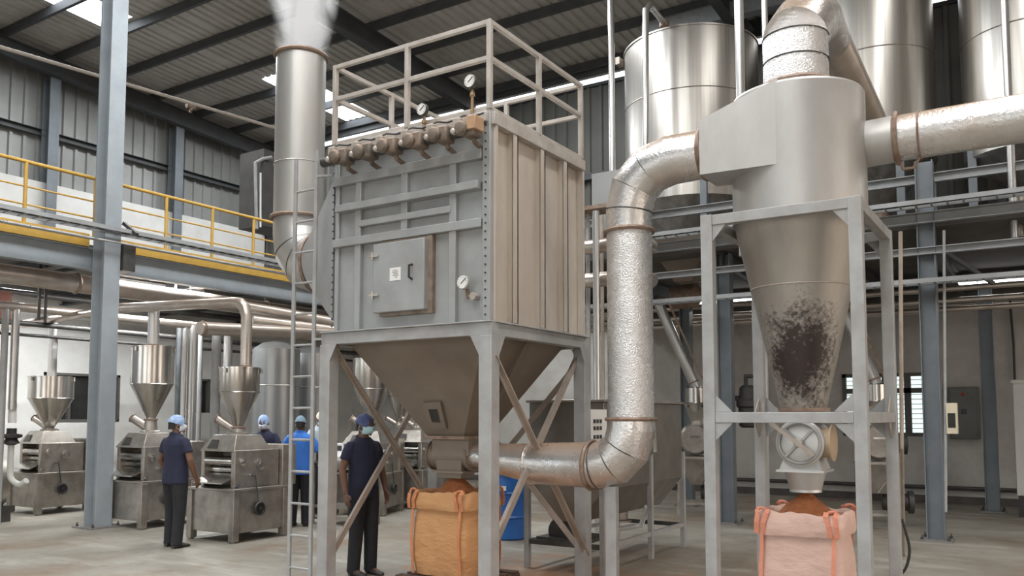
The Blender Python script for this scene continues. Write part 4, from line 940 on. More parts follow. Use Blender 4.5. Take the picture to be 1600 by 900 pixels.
# yaw: 0 faces the viewer's side (-Y); positive turns to their left
person((-9.42, 6.86, 0), R_(185), 'person in dark navy shirt, seen from behind, standing beside the hopper machine at left', navy_m, net_m, maskw_m, 1.65,
       elbows=((-.25, .00, 1.10), (.25, .02, 1.10)), hands=((-.25, -.10, .87), (.25, -.10, .86)), head_turn=R_(-35), feet=((-.10, .03, 0), (.11, -.04, 0)))
pf = onZ(576, 893, 0)
person((-6.13, 6.74, 0), R_(80), 'person in navy shirt, navy hair net and blue mask between collector leg and tan bag', navy_m, mat('navy_hair_net', (.055, .075, .19), (.12, .15, .30), rough=.8, scale=22, bump=.5, bscale=40), mask_m, 1.66,
       elbows=((-.25, .03, 1.10), (.25, .02, 1.10)), hands=((-.26, -.05, .85), (.25, -.06, .85)), head_turn=R_(14), feet=((-.09, .02, 0), (.10, -.02, 0)), look_down=R_(6))
p2 = dep(412, 700, 13.3)
person((p2.x, p2.y, 0), R_(30), 'person in navy shirt and white mask working behind the third hopper machine', navy_m, net_m, maskw_m, 1.66,
       elbows=((-.27, -.06, 1.12), (.27, -.06, 1.12)), hands=((-.16, -.28, 1.05), (.16, -.28, 1.05)), look_down=R_(18))
p3 = dep(467, 820, 12.9)
person((p3.x, p3.y, 0), R_(215), 'person in bright blue shirt with back turned, seen between the ladder rails', bluesh_m, mat('grey_blue_net', (.13, .20, .26), (.2, .28, .34), rough=.8, scale=22), maskw_m, 1.64,
       elbows=((-.28, -.02, 1.10), (.28, -.02, 1.10)), hands=((-.22, -.24, .98), (.22, -.24, .98)), sleeve=.9, hem=.78)
p4 = dep(499, 820, 14.0)
person((p4.x, p4.y, 0), R_(75), 'person in pale blue shirt and cream head cover, mostly hidden by the collector leg', greysh_m, cream_m, maskw_m, 1.72,
       elbows=((-.27, -.06, 1.12), (.27, -.06, 1.12)), hands=((-.16, -.28, 1.02), (.16, -.28, 1.02)), look_down=R_(15))

# ============================================================ HOPPER MACHINES (roller mills)
def mill(loc, rz, lb, hop=(.29, .57, 1.50, 1.98, 2.30), neck=True, grp='roller mills with conical hoppers', square=False, detail=True):
    t = thing('roller_mill', lb, 'milling machine', (0, 0, 0), grp)
    W = .475
    # base cabinet on legs, front at y=0
    MB().box((-W+.03, .03, .12), (W-.03, .92, .67)).build('base_cabinet', mill_m, t, bevel=.008)
    MB().box((-W, 0, .665), (W, .95, .70)).build('base_top', mill_m, t, bevel=.006)
    for x in (-W+.05, W-.05):
        for y in (.05, .90): MB().box((x-.05, y-.05, .02), (x+.05, y+.05, .665)).lathe((x, y, 0), [(.04, 0), (.04, .02)], 12).build('leg', mill_m, t, bevel=.006)
    # upper body: cheeks and housing
    MB().box((-.36, .38, .70), (.34, .86, 1.18)).build('housing', mill_m, t, bevel=.012)
    MB().box((.28, .10, .70), (.36, .86, 1.20)).build('side_cheek', mill_m, t, bevel=.012); MB().box((-.38, .14, .70), (-.31, .5, 1.20)).build('side_cheek', mill_m, t, bevel=.012)
    for y, z, r in ((.20, 1.05, .062), (.27, .93, .055)):
        MB().lathe((-.31, y, z), [(.02, 0), (r, .0), (r, .59), (.02, .59)], 24, axis=(1, 0, 0)).build('roller', ss_m, t)
    MB().prism([(-.30, -.04, .76), (-.30, .22, .86), (-.30, .22, .885), (-.30, -.04, .775)], (.58, 0, 0)).build('discharge_tray', ss_m, t)
    MB().box((-.32, .24, .98), (.30, .38, 1.10)).build('scraper_bar', dark_m, t)
    # feed hood with sight window
    hd = MB().rings([sq(-.34, .36, .08, .72, 1.18), sq(-.20, .26, .20, .62, 1.40)]).build('feed_hood', mill_m, t, bevel=.006)
    MB().prism([(-.20, .105, 1.22), (.0, .105, 1.22), (-.03, .155, 1.33), (-.16, .155, 1.33)], (0, -.015, .004)).build('sight_window', dark_m, t)
    r, rc, z0, z1, z2 = hop[0], hop[1], hop[2], hop[3], hop[4]
    MB().lathe((.03, .42, 0), [(.15, 1.40), (.15, 1.42), (.10, 1.44), (.085, z0)], 20).build('feed_neck', mill_m, t)
    hp = MB().lathe((.03, .42, 0), [(.07, z0-.04), (.07, z0+.03), (r, z1), (r, z2), (r+.015, z2), (r+.015, z2+.02), (r-.02, z2+.02)], 40).build('hopper', ss_m, t, sharp=25)
    MB().ring((.03, .42, z1), r+.003, .006, sub=5).build('seam', ss_m, hp); MB().ring((.03, .42, z0), .09, .014, sub=5).build('clamp_ring', rust_m, hp)
    for a in (40, 160, 280): a = R_(a); MB().lathe((.03+(r+.02)*math.cos(a), .42+(r+.02)*math.sin(a), z2-.06), [(.018, 0), (.018, .06)], 10).build('lid_clamp', ss_m, hp)
    # slanting side chute
    ch = MB().tube([(-.01, .40, 1.46), (-.26, .30, 1.62)], .058, 16).build('side_chute', pipe_m, t); MB().ring((-.26, .30, 1.62), .058, .012, axis=(-.25, -.1, .16), sub=5).build('chute_rim', rust_m, ch)
    # controls on the right side
    hw_ = MB().ring((W+.02, .42, .42), .075, .018, axis=(1, 0, 0), seg=24, sub=6).lathe((W-.02, .42, .42), [(.03, 0), (.03, .06)], 12, axis=(1, 0, 0)).lathe((W, .42, .42), [(.065, 0), (.065, .015)], 20, axis=(1, 0, 0)).build('handwheel', black_m, t)
    MB().lathe((.36, .52, 1.00), [(.075, 0), (.075, .03), (.04, .035), (.04, .05)], 20, axis=(1, 0, 0)).build('bearing_cap', ss_m, t)
    MB().lathe((.36, .22, 1.04), [(.055, 0), (.055, .03), (.03, .04)], 16, axis=(1, 0, 0)).build('bearing_cap', ss_m, t)
    MB().tube([(.37, .35, .86), (.47, .35, .86), (.49, .40, .48)], .010, 8).build('adjusting_lever', dark_m, t); MB().lathe((.37, .35, .86), [(.03, 0), (.03, .04)], 12, axis=(1, 0, 0)).build('knob', ss_m, t); MB().lathe((.37, .12, .74), [(.03, 0), (.035, .02), (.03, .05)], 12, axis=(1, 0, 0)).build('knob', ss_m, t)
    # drive box behind
    MB().box((-.05, .87, .70), (.42, 1.12, 1.26)).build('drive_box', mill_m, t, bevel=.01)
    MB().box((-.25, .90, .14), (.30, 1.10, .45)).build('motor_cover', dark_m, t, bevel=.02)
    t.location = loc; t.rotation_euler = (0, 0, rz)
    return t
M3 = mill((-9.46, 7.42, 0), 0, 'third hopper machine from the left, with bent overhead pipe entering its hopper', (.27, .57, 1.50, 1.98, 2.30))
M2 = mill((-11.68, 7.60, 0), 0, 'second hopper machine from the left, taller hopper, beside the tall blue-grey column', (.31, .6, 1.60, 2.14, 2.70))
M1 = mill((-14.75, 7.75, 0), 0, 'leftmost hopper machine, with a wide open-topped hopper, left of the tall column', (.36, .6, 1.42, 1.96, 2.32))
r5 = onZ(655, 800, 0)
M4 = mill((-9.9, 11.9, 0), 0, 'hopper machine at the back, seen behind the navy-shirted person and collector braces', (.30, .6, 1.50, 2.0, 2.5))
q = dep(560, 700, 14.2)
M5 = mill((q.x, q.y, 0), .35, 'back-row hopper machine half hidden behind the left collector leg', (.30, .6, 1.52, 2.12, 2.62))
q = dep(604, 700, 19.3)
M6 = mill((q.x, q.y, 0), 0, 'farthest hopper machine, seen through the gap left of the collector hopper', (.30, .6, 1.52, 2.12, 2.62))
M7 = dup(M6, (-16.0, 9.9, 0), 0, 'hopper machine half hidden at the left photo edge, next to the left white wall') if False else None
# open-top extension and curved guard at machine 1
q = onY(50, 605, 8.0)

# ============================================================ DISC PULVERISERS under the right-hand platform
def pulveriser(loc, rz, lb):
    t = thing('pulveriser', lb, 'milling machine', (0, 0, 0), 'disc pulverisers under the platform')
    for x in (-.25, .25):
        for y in (-.2, .25): MB().beam((x*1.15, y, 0), (x, y, .95), .05, .05).build('leg', mill_m, t)
    MB().box((-.34, -.30, .95), (.30, .32, .99)).build('table', mill_m, t)
    MB().rings([sq(-.26, .24, -.24, .26, .95), sq(-.10, .10, -.10, .12, .52)]).build('collecting_hopper', mill_m, t)
    MB().lathe((0, .20, 1.27), [(.05, 0), (.27, .0), (.27, .30), (.24, .34), (.24, .36), (.22, .38), (.05, .38)], 40, axis=(0, -1, 0)).build('disc_housing', mill_m, t)
    MB().beam((-.08, -.19, 1.33), (.08, -.19, 1.33), .02, .03).build('cover_handle', ss_m, t)
    MB().rings([sq(-.07, .07, -.02, .12, 1.50), sq(-.16, .16, -.10, .20, 1.80)]).build('feed_box', ss_m, t)
    MB().lathe((0, .05, 0), [(.09, 1.62), (.10, 1.66), (.20, 1.86), (.21, 1.87), (.17, 1.88), (.17, 2.12), (.13, 2.14)], 24).build('feed_funnel', ss_m, t)
    MB().lathe((.42, .25, 1.24), [(.14, -.1), (.16, -.08), (.16, .0), (.05, .02)], 24, axis=(1, 0, 0)).build('pulley', black_m, t)
    MB().lathe((.40, .2, .38), [(.12, -.35), (.13, -.3), (.13, .0), (.17, .01), (.17, .08), (.05, .09)], 24, axis=(1, 0, 0)).build('motor', dark_m, t)
    MB().prism([(-.05, -.34, .55), (.22, -.34, .92), (.22, -.30, .92), (-.05, -.30, .55)], (0, .02, 0)).build('belt_guard', white_m, t)
    for y in (-.2, .25): MB().beam((-.28, y, .22), (.28, y, .22), .04, .04).build('brace', mill_m, t)
    t.location = loc; t.rotation_euler = (0, 0, rz)
    return t
q1 = dep(1088, 700, 14.2); pulveriser((q1.x, q1.y, 0), R_(15), 'disc pulveriser right of the foil duct, fed by a slanting chute')
q2 = dep(1372, 700, 12.6); pulveriser((q2.x, q2.y, 0), R_(15), 'disc pulveriser behind the cyclone frame, in front of the lit window')
def chute(a, b, r, lb):
    t = thing('feed_chute', lb, 'chute', tuple(b)); MB().tube([a, b], r, 20).build('tube', pipe_c, t)
    MB().ring(a, r, .02, axis=Vector(b)-Vector(a), sub=6).build('flange', rust_m, t); MB().ring(Vector(a).lerp(Vector(b), .93), r, .014, axis=Vector(b)-Vector(a), sub=6).build('flange', rust_m, t)
    MB().beam(Vector(a)+Vector((.12, .12, .05)), Vector(b)+Vector((.12, .12, .05)), .03, .03).build('side_rail', rust_m, t)
chute(dep(1027, 470, 14.3), Vector((q1.x+.0, q1.y+.04, 2.12)), .085, 'slanting steel chute dropping to the pulveriser right of the foil duct')
chute(dep(1322, 490, 12.9), Vector((q2.x, q2.y+.04, 2.12)), .085, 'slanting steel chute behind the cyclone cone, dropping to the window-side pulveriser')

# ============================================================ RIBBON BLENDER (trough on a tube frame)
tx0, tx1, ty0, ty1 = -4.90, -3.98, 8.08, 10.3
tr_ = thing('ribbon_blender', 'long stainless trough blender on a tubular stand behind the foil duct bend', 'blender', ((tx0+tx1)/2, (ty0+ty1)/2, 0))
def trough(y): return [(tx0, y, 1.80), (tx0, y, .88), (tx0+.30, y, .52), (tx1-.30, y, .52), (tx1, y, .88), (tx1, y, 1.80)]
MB().rings([trough(ty0), trough(ty1)]).build('trough', mat('dark_stainless', (.27, .25, .225), (.19, .175, .155), metal=.7, rough=.4, scale=2.5, dust=.3, dustc=(.24, .18, .13)), tr_, bevel=.008)
MB().box((tx0-.03, ty0-.03, 1.80), (tx1+.03, ty1+.03, 1.83)).build('lid', mill_m, tr_, bevel=.006)
for x in (tx0+.0, tx1-.0):
    for y in (ty0-.04, (ty0+ty1)/2+.1, ty1+.02): MB().box((x-.028, y-.028, 0), (x+.028, y+.028, 1.2)).build('leg', frame_grey, tr_)
for x in (tx0, tx1): MB().box((x-.02, ty0, .26), (x+.02, ty1, .31)).build('lower_rail', frame_grey, tr_)
for y in (ty0-.04, ty1): MB().box((tx0, y-.02, .26), (tx1, y+.02, .31)).build('lower_rail', dark_m, tr_)
pn = MB().box((tx1+.005, ty0+.25, 1.42), (tx1+.02, ty0+.95, 1.68)).build('control_panel', white_m, tr_)
pn2 = MB().box(tuple(onX(921, 692, tx1+.01)), tuple(onX(948, 640, tx1+.025))).build('control_panel', white_m, tr_)
cc_ = onX(934, 672, tx1+.03)
for i, dy in enumerate((-.07, .0, .07)):
    for z in (.02, .09, -.07): MB().box((cc_.x-.01, cc_.y+dy-.02, cc_.z+z-.02), (cc_.x+.004, cc_.y+dy+.02, cc_.z+z+.02)).build('push_button', dark_m, pn2)
MB().lathe((tx0+.35, ty0+.25, .40), [(.05, -.30), (.12, -.28), (.13, -.1), (.13, .12), (.15, .13), (.15, .18), (.04, .2)], 24, axis=(0, -1, 0)).build('gear_motor', black_m, tr_)
for z in (.45,): MB().box((tx0+.1, ty0-.02, .31), (tx0+.75, ty0+.55, .34)).build('motor_plate', dark_m, tr_)
MB().lathe(((tx0+tx1)/2, ty0+1.3, .52), [(.12, 0), (.12, -.10), (.16, -.11), (.16, -.13), (.05, -.14)], 20).build('outlet', mill_m, tr_)
MB().tube([((tx0+tx1)/2, ty0+1.3, .30), ((tx0+tx1)/2+.3, ty0+1.3, .36), ((tx0+tx1)/2+.42, ty0+1.2, .60)], .03, 10).build('outlet_lever', white_m, tr_)

# ============================================================ blue drum, bench, tanks behind
q = dep(795, 770, 11.6)
dr = thing('plastic_drum', 'bright blue plastic drum standing behind the dust collector, right of the tan bag', 'drum', (q.x, q.y, 0))
MB().lathe((q.x, q.y, 0), [(.20, 0), (.22, .02), (.22, .28), (.235, .30), (.22, .32), (.22, .60), (.235, .62), (.22, .64), (.215, .86), (.20, .9), (.05, .9)], 32).build('body', drum_m, dr)
MB().ring((q.x, q.y, .86), .222, .012, sub=6).build('rim_band', drum_m, dr); MB().box((q.x+.0, q.y-.226, .66), (q.x+.1, q.y-.215, .72)).build('sticker', white_m, dr)
bq = onZ(498, 800, 0)
bn = thing('workbench', 'steel workbench in front of the blue and pale-shirted persons', 'workbench', (-9.9, 9.9, 0))
c_ = dep(524, 700, 13.2)
bx0, by0 = c_.x-.35, c_.y-.2
bn.location = (c_.x, c_.y, 0)
MB().box((bx0, by0, .93), (bx0+1.0, by0+.55, .97)).build('top', mill_m, bn)
for x in (bx0+.04, bx0+.96):
    for y in (by0+.04, by0+.51): MB().box((x-.025, y-.025, 0), (x+.025, y+.025, .93)).build('leg', mill_m, bn)
MB().box((bx0+.02, by0+.02, .25), (bx0+.98, by0+.53, .28)).build('shelf', mill_m, bn)
w0 = Vector((bx0+.25, by0+.25, .97))
ws = thing('weighing_scale', 'small white scale with dark display on the steel workbench', 'scale', tuple(w0))
MB().box(w0-Vector((.14, .12, 0)), w0+Vector((.14, .12, .06))).build('platform', white_m, ws, bevel=.008); MB().box(w0+Vector((-.03, .08, .06)), w0+Vector((.13, .11, .26))).build('display_head', white_m, ws, bevel=.006); MB().box(w0+Vector((-.01, .075, .14)), w0+Vector((.11, .08, .22))).build('display', black_m, ws)
for i, (px, D, r, h, lb) in enumerate(((430, 15.3, .42, 2.85, 'tall dark stainless tank at the back, just left of the ladder'), (485, 16.4, .42, 2.85, 'tall dark stainless tank at the back, behind the ladder and collector leg'))):
    c = dep(px, 650, D)
    t = thing('storage_tank', lb, 'tank', (c.x, c.y, 0), 'tanks in the back left')
    MB().lathe((c.x, c.y, 0), [(r, .35), (r, h), (r*.6, h+.12), (.08, h+.16)], 40).build('shell', mat('dull_tank_steel', (.34, .35, .35), (.22, .22, .22), metal=.8, rough=.35, scale=1.8, contrast=.8, stretch=(3, 3, .2)), t)
    MB().lathe((c.x, c.y, 0), [(.06, .2), (r, .36)], 32).build('dished_bottom', mill_m, t)
    for a in (45, 135, 225, 315): MB().tube([(c.x+r*.85*math.cos(R_(a)), c.y+r*.85*math.sin(R_(a)), 0), (c.x+r*.85*math.cos(R_(a)), c.y+r*.85*math.sin(R_(a)), .5)], .03, 10).build('leg', mill_m, t)
    for z in (1.0, 2.2): MB().ring((c.x, c.y, z), r+.002, .008, sub=5).build('seam', mill_m, t)
# ============================================================ SILOS on the right-hand platform
ZP = 4.30; TY = 15.3
def silo(px, w, top_py, cyl_bot, cone_bot, lb, seams, Y=TY, lid=True):
    c = onY(px, 400, Y); D = -c.x*sT+c.y*cT; r = w/2/FPX*D
    z1 = dep(px, top_py, D-r).z; z0 = dep(px, cyl_bot, D-r).z; zc_ = dep(px, cone_bot, D).z
    t = thing('silo', lb, 'silo', (c.x, c.y, ZP), 'stainless silos on the right platform')
    MB().lathe((c.x, c.y, 0), [(r, z0), (r, z1), (r+.02, z1), (r+.02, z1+.03), (.1, z1+.16)], 72).build('shell', tank_m, t, sharp=25)
    MB().lathe((c.x, c.y, 0), [(.16, zc_), (r*.995, z0)], 72).build('cone', tank_m, t)
    MB().lathe((c.x, c.y, 0), [(.2, zc_-.02), (.2, zc_), (.15, zc_), (.15, zc_-.25)], 24, ).build('outlet', rust_m, t)
    for s in seams: MB().ring((c.x, c.y, dep(px, s, D-r).z), r+.001, .009, sub=5, seg=72).build('seam', tank_m, t)
    for a in (30, 120, 210, 300):
        x, y = c.x+r*.98*math.cos(R_(a)), c.y+r*.98*math.sin(R_(a)); MB().box((x-.06, y-.06, ZP), (x+.06, y+.06, z0+.25)).build('leg', blue_m, t)
    v = MB().box((c.x-.002, c.y-r-.004, z0), (c.x+.008, c.y-r+.01, z1)).build('seam', tank_m, t)
    return t, c, r, z1
s1, c1, r1, z1 = silo(1083, 209, 38, 302, 420, 'wide short stainless silo between foil duct and cyclone', (134,))
s2, c2, r2, z2 = silo(1376, 172, -120, 235, 330, 'stainless silo behind the cyclone, running out of the top of the photo', (69,))
s3, c3, r3, z3 = silo(1622, 196, -160, 215, 300, 'rightmost stainless silo, cut off by the right photo edge', (20,))
# rim lug and vent line of the first silo
MB().box((c1.x-r1*1.02-.02, c1.y-.6, z1-.12), (c1.x-r1*1.0+.04, c1.y-.4, z1+.02)).build('rim_lug', frame_warm, s1)

# ============================================================ RIGHT PLATFORM
def column(px, base_py, top, lb, w=.20, m=blue_m, Y=None):
    p = onZ(px, base_py, 0) if Y is None else onY(px, 500, Y)
    t = thing('steel_column', lb, 'column', (p.x, p.y, 0), 'platform columns')
    MB().ibeam((p.x, p.y, .02), (p.x, p.y, top), w, w*1.1, .014).build('shaft', m, t)
    base_plate(t, p.x, p.y, .40)
    return p
kA = column(1464, 845, onY(1464, 243, 12.4).z, 'blue-grey column at right with bolted base plate on the open floor', .20)
kB = column(1139, 818, 4.2, 'blue-grey column between the cyclone frame legs and the pulveriser', .19)
kC = column(1552, 800, 4.1, 'dark blue-grey column near the far wall, right of the grey cabinet', .20)
kD = column(1076, 790, 4.1, 'dark blue-grey column behind the slanting chute near the far wall', .18)
YA, YC = kA.y, kC.y
X0P, X1P = -8.6, 3.2
def xbeam(y, z, h, w, lb, m=beam_l, x0=X0P, x1=X1P, typ='c'):
    o = (MB().channel((x0, y, z), (x1, y, z), w, h, .012, side=-1) if typ == 'c' else MB().beam((x0, y, z), (x1, y, z), w, h)).build('platform_beam', m); tag(o, lb, 'beam', 'platform beams'); return o
def zpx(px, py, Y): return onY(px, py, Y).z
xbeam(YA-.12, zpx(1500, 337, YA), .15, .10, 'front edge beam of the platform, below the cable tray, behind the cyclone', m=beam_l)
xbeam(YA-.10, zpx(1500, 389, YA), .10, .08, 'lower grey cross beam behind the cyclone, between tray and white wall', m=beam_l)
xbeam(YA+.3, zpx(1500, 272, YA+.3), .13, .08, 'upper pale cross beam of the platform, passing behind the round branch duct', m=beam_l, x0=kB.x-3)
xbeam(YC, 4.05, .24, .12, 'rear dark beam of the platform close to the far wall', m=purlin_m)
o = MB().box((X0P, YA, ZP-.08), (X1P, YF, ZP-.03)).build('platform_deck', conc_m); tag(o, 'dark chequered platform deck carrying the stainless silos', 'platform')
for i, x in enumerate((-8.4, -6.3, kB.x, -2.6, kA.x, 1.0, 3.0)):
    o = MB().ibeam((x, YA+.14, ZP-.22), (x, YF-.02, ZP-.22), .12, .24).build('cross_joist', purlin_m); tag(o, 'dark joist under the silo platform, %s from its left end' % (ORD[i] if i else 'first'), 'joist', 'platform joists')
zt3 = zpx(1500, 311, YA-.35); cable_tray((X0P+.5, YA-.35, zt3), (X1P, YA-.35, zt3), .26, 'perforated pale cable tray along the platform front, behind the cyclone', beam_l)
zt4 = zpx(1500, 430, YA-.25); cable_tray((X0P+.5, YA-.25, zt4-.05), (X1P, YA-.25, zt4-.05), .22, 'lower dusty cable tray behind the cyclone, above the white wall', beam_l)
for i, (px0, py0, px1, py1, Y) in enumerate(((700, 515, 1600, 480, YC-.5), (700, 500, 1600, 436, YC-1.4), (1050, 470, 1600, 500, YC-.9))):
    z = zpx(1250, (py0+py1)/2, Y); o = MB().tube([(X0P, Y, z), (X1P, Y, z)], .05, 12).build('pipe_run', pipe_m); tag(o, ('lowest', 'middle', 'rearmost')[i]+' dusty pipe run under the silo platform', 'pipe', 'pipes under the platform')
# diagonal knee braces and small struts
for i, (x, s) in enumerate(((kA.x, 1), (kB.x, 1))):
    o = MB().beam((x+s*.12, YA+.1, ZP-.35), (x+s*.75, YA+.5, 3.45), .05, .05).build('knee_brace', purlin_m); tag(o, ('brace rising right from the big right blue-grey column', 'brace rising right from the column left of the cyclone', 'brace rising left from the big right blue-grey column')[i], 'brace')
# galvanised header box high behind the silos
p0 = onY(1020, 52, 16.9); o = MB().box((p0.x-.2, 16.75, p0.z-.15), (1.6, 17.0, p0.z+.22)).build('galvanised_header', mat('galvanised_sheet', (.50, .53, .56), (.36, .39, .42), metal=.5, rough=.4, scale=9, contrast=.8)); tag(o, 'galvanised box header crossing above the wide short silo near the roof', 'duct')
# uprights and vent pipes
def up_to_roof(p): return Vector((p.x, p.y, zroof(p.y)-.02))
def vpipe(pts, r, lb, m=pipe_c, name='vertical_pipe', grp=None):
    a = pts[-1]; t = tag(MB().tube(pts, r, 16).build(name, m), lb, 'pipe', grp); return t
vpipe([dep(957, 275, 15.0), up_to_roof(dep(957, 275, 15.0))], .058, 'straight pale pipe rising to the roof left of the wide silo')
vpipe([dep(1008, 320, 13.6), dep(1009, 16, 13.6), dep(1016, 9, 13.75), dep(1037, 35, 15.0), dep(1044, 46, 15.4)], .052, 'pale pipe in front of the wide silo with a hooked top over its rim')
o = MB().lathe(dep(1038, 38, 15.0), [(.04, -.06), (.09, -.05), (.09, .05), (.04, .06)], 12).build('vent_valve', rust_m); tag(o, 'small rusty valve on the rim of the wide silo', 'valve')
vpipe([dep(1162, 400, 9.6), up_to_roof(dep(1162, 400, 9.6))], .052, 'thicker pale upright pipe just left of the cyclone barrel')
vpipe([dep(1198, 170, 10.2), up_to_roof(dep(1198, 170, 10.2))], .035, 'thinner pale upright pipe between silo and cyclone gooseneck')
vpipe([dep(1585, 372, 11.0), up_to_roof(dep(1585, 372, 11.0))], .048, 'pale upright pipe at right, in front of the rightmost silo')
vpipe([dep(1588, 300, 11.3), dep(1592, 368, 11.3)], .09, 'short fat steel outlet stub at the right photo edge', ss_m)
vpipe([dep(1407, 362, 8.6), dep(1409, 700, 8.6), onZ(1412, 868, 0)], .020, 'thin brown conduit hanging right of the cyclone frame', frame_warm, 'conduit_pipe')
vpipe([dep(1475, 360, 11.1), dep(1478, 800, 11.1)], .018, 'thin pale conduit running down the right side of the big blue-grey column', beam_l, 'conduit_pipe')
vpipe([dep(1190, 460, 11.5), dep(1194, 800, 11.5)], .075, 'pale square-looking post standing behind the left legs of the cyclone frame', frame_grey)
for i, (px, D, r, m, lb) in enumerate(((931, 12.2, .05, pipe_c, 'slim steel pipe right of the collector, nearest the foil riser'), (918, 12.8, .035, frame_grey, 'thin grey pipe close to the right edge of the collector'), (940, 13.4, .03, frame_warm, 'thin brown pipe hidden half behind the foil riser'))):
    a = dep(px, 330, D); vpipe([(a.x, a.y, 0), a], r, lb, m)
# small platform and clutter right of the collector
for i, (px0, px1, py, D, lb) in enumerate(((905, 960, 332, 12.8, 'small dark bracket shelf right of the collector top'), (905, 952, 388, 12.6, 'dusty pipe right of the collector passing behind the riser, upper one'), (905, 952, 440, 12.6, 'dusty pipe right of the collector passing behind the riser, lower one'))):
    a = dep(px0, py, D); b = Vector((a.x+.75, a.y, a.z)); o = (MB().box(a-Vector((.1, .2, .03)), b+Vector((0, .2, .03))) if i == 0 else MB().tube([(a.x-.5, a.y, a.z), (b.x+.1, a.y, a.z), (b.x+.2, a.y+.1, a.z), (b.x+.2, a.y+.5, a.z)], .11, 16)).build('bracket_shelf' if i == 0 else 'service_pipe', rust_m if i == 0 else pipe_m); tag(o, lb, 'shelf' if i == 0 else 'pipe')
p0 = dep(955, 300, 13.5); o = MB().prism([(p0.x-.35, p0.y, p0.z-.8), (p0.x+.4, p0.y, p0.z-.45), (p0.x+.4, p0.y, p0.z+.35), (p0.x-.35, p0.y, p0.z+.35)], (0, .4, 0)).build('inspection_hood', clad_m); tag(o, 'grey sheet hood on the platform behind the upper duct bend', 'hood')
# hopper under platform, left of the cyclone
p0 = dep(1072, 400, 14.0)
o = MB().rings([sq(p0.x-.55, p0.x+.55, p0.y-.4, p0.y+.4, p0.z+.25), sq(p0.x-.15, p0.x+.15, p0.y-.15, p0.y+.15, p0.z-.45)]).build('transfer_hopper', hopper_m); tag(o, 'small dusty square hopper below the wide silo', 'hopper')
p0 = dep(1078, 462, 14.6); o = MB().lathe(p0, [(.05, -.35), (.2, -.33), (.22, .1), (.1, .2), (.1, .35)], 20, axis=(1, .2, .1)).build('vibrator_motor', rust_m); tag(o, 'brown motor lying under the transfer hopper left of the cyclone', 'motor')

# ============================================================ right back: cabinets, black motor
a = onY(1484, 686, YF-.35); b = onY(1530, 605, YF-.02)
cb = thing('electrical_cabinet', 'grey-green electrical cabinet on the far wall with a red lamp', 'cabinet', (a.x, YF-.2, a.z))
MB().box((a.x, YF-.33, a.z), (b.x, YF-.005, b.z)).build('body', cab_m, cb, bevel=.01)
MB().box((a.x+.03, YF-.345, a.z+.03), (b.x-.03, YF-.33, b.z-.03)).build('door', cab_m, cb, bevel=.004)
MB().lathe(onY(1505, 616, YF-.35), [(.03, 0), (.03, .02), (.015, .04)], 12, axis=(0, -1, 0)).build('pilot_lamp', red_m, cb)
m_ = onY(1506, 643, YF-.35); MB().box(m_-Vector((.05, .01, .05)), m_+Vector((.05, .0, .05))).build('meter', dark_m, cb)
a = dep(1479, 678, 11.05); o_ = thing('control_box', 'small cream control box with dark screen on the big right column', 'control box', tuple(a))
MB().box(a, a+Vector((.13, .13, .40))).build('body', mat('cream_plastic', (.62, .56, .42), rough=.5), o_, bevel=.006); MB().box(a+Vector((.02, -.004, .08)), a+Vector((.11, 0, .27))).build('screen', glass_dark, o_)
a = onY(1588, 838, YF-1.9)
cw = thing('tall_cabinet', 'tall pale cabinet on a black plinth at the right photo edge', 'cabinet', (a.x, YF-1.9, 0)); x_ = onY(1586, 700, YF-1.9).x
MB().box((x_, YF-1.9, .35), (x_+1.0, YF-1.3, 2.22)).build('body', cabl_m, cw, bevel=.01); MB().box((x_+.02, YF-1.88, 0), (x_+.98, YF-1.32, .35)).build('plinth', black_m, cw); MB().box((x_-.02, YF-1.93, 2.19), (x_+1.0, YF-1.28, 2.25)).build('top_cap', cabl_m, cw)
# black clamp-on motor by the far wall
q = dep(1168, 630, 13.2)
km = thing('black_motor', 'black upright motor unit mounted left of the cyclone cone, before the white wall', 'motor', tuple(q))
MB().lathe(q-Vector((0, 0, .38)), [(.10, 0), (.13, .03), (.14, .30), (.17, .33), (.17, .42), (.13, .45), (.12, .62), (.08, .66)], 20).build('housing', black_m, km)
MB().tube([q+Vector((-.02, 0, .2)), q+Vector((-.02, 0, .42)), q+Vector((.18, 0, .42)), q+Vector((.20, 0, .18))], .03, 10).build('lifting_handle', black_m, km)
MB().box(q+Vector((-.25, -.04, .04)), q+Vector((-.1, .04, .12))).build('clamp', black_m, km); MB().beam(q+Vector((-.32, 0, .08)), q+Vector((-.1, 0, .08)), .04, .04).build('bracket', frame_grey, km)
for i in range(7): MB().ring(q+Vector((0, 0, -.32+.035*i)), .137, .006, seg=20, sub=5).build('cooling_fin', dark_m, km)
# wall lines: conduit on the far wall, pipe along the base
a = onY(1578, 470, YF-.06); b = onY(1586, 600, YF-.06); o = MB().tube([a, (a.x+.03, a.y, (a.z+b.z)/2), b], .02, 8).build('wall_cable', black_m); tag(o, 'black cable dropping down the white far wall at the right', 'cable')
z = .30; o = MB().tube([(-6, YF-.12, z), (4, YF-.12, z)], .04, 10).build('floor_pipe', dark_m); tag(o, 'dark pipe running along the foot of the far white wall', 'pipe')
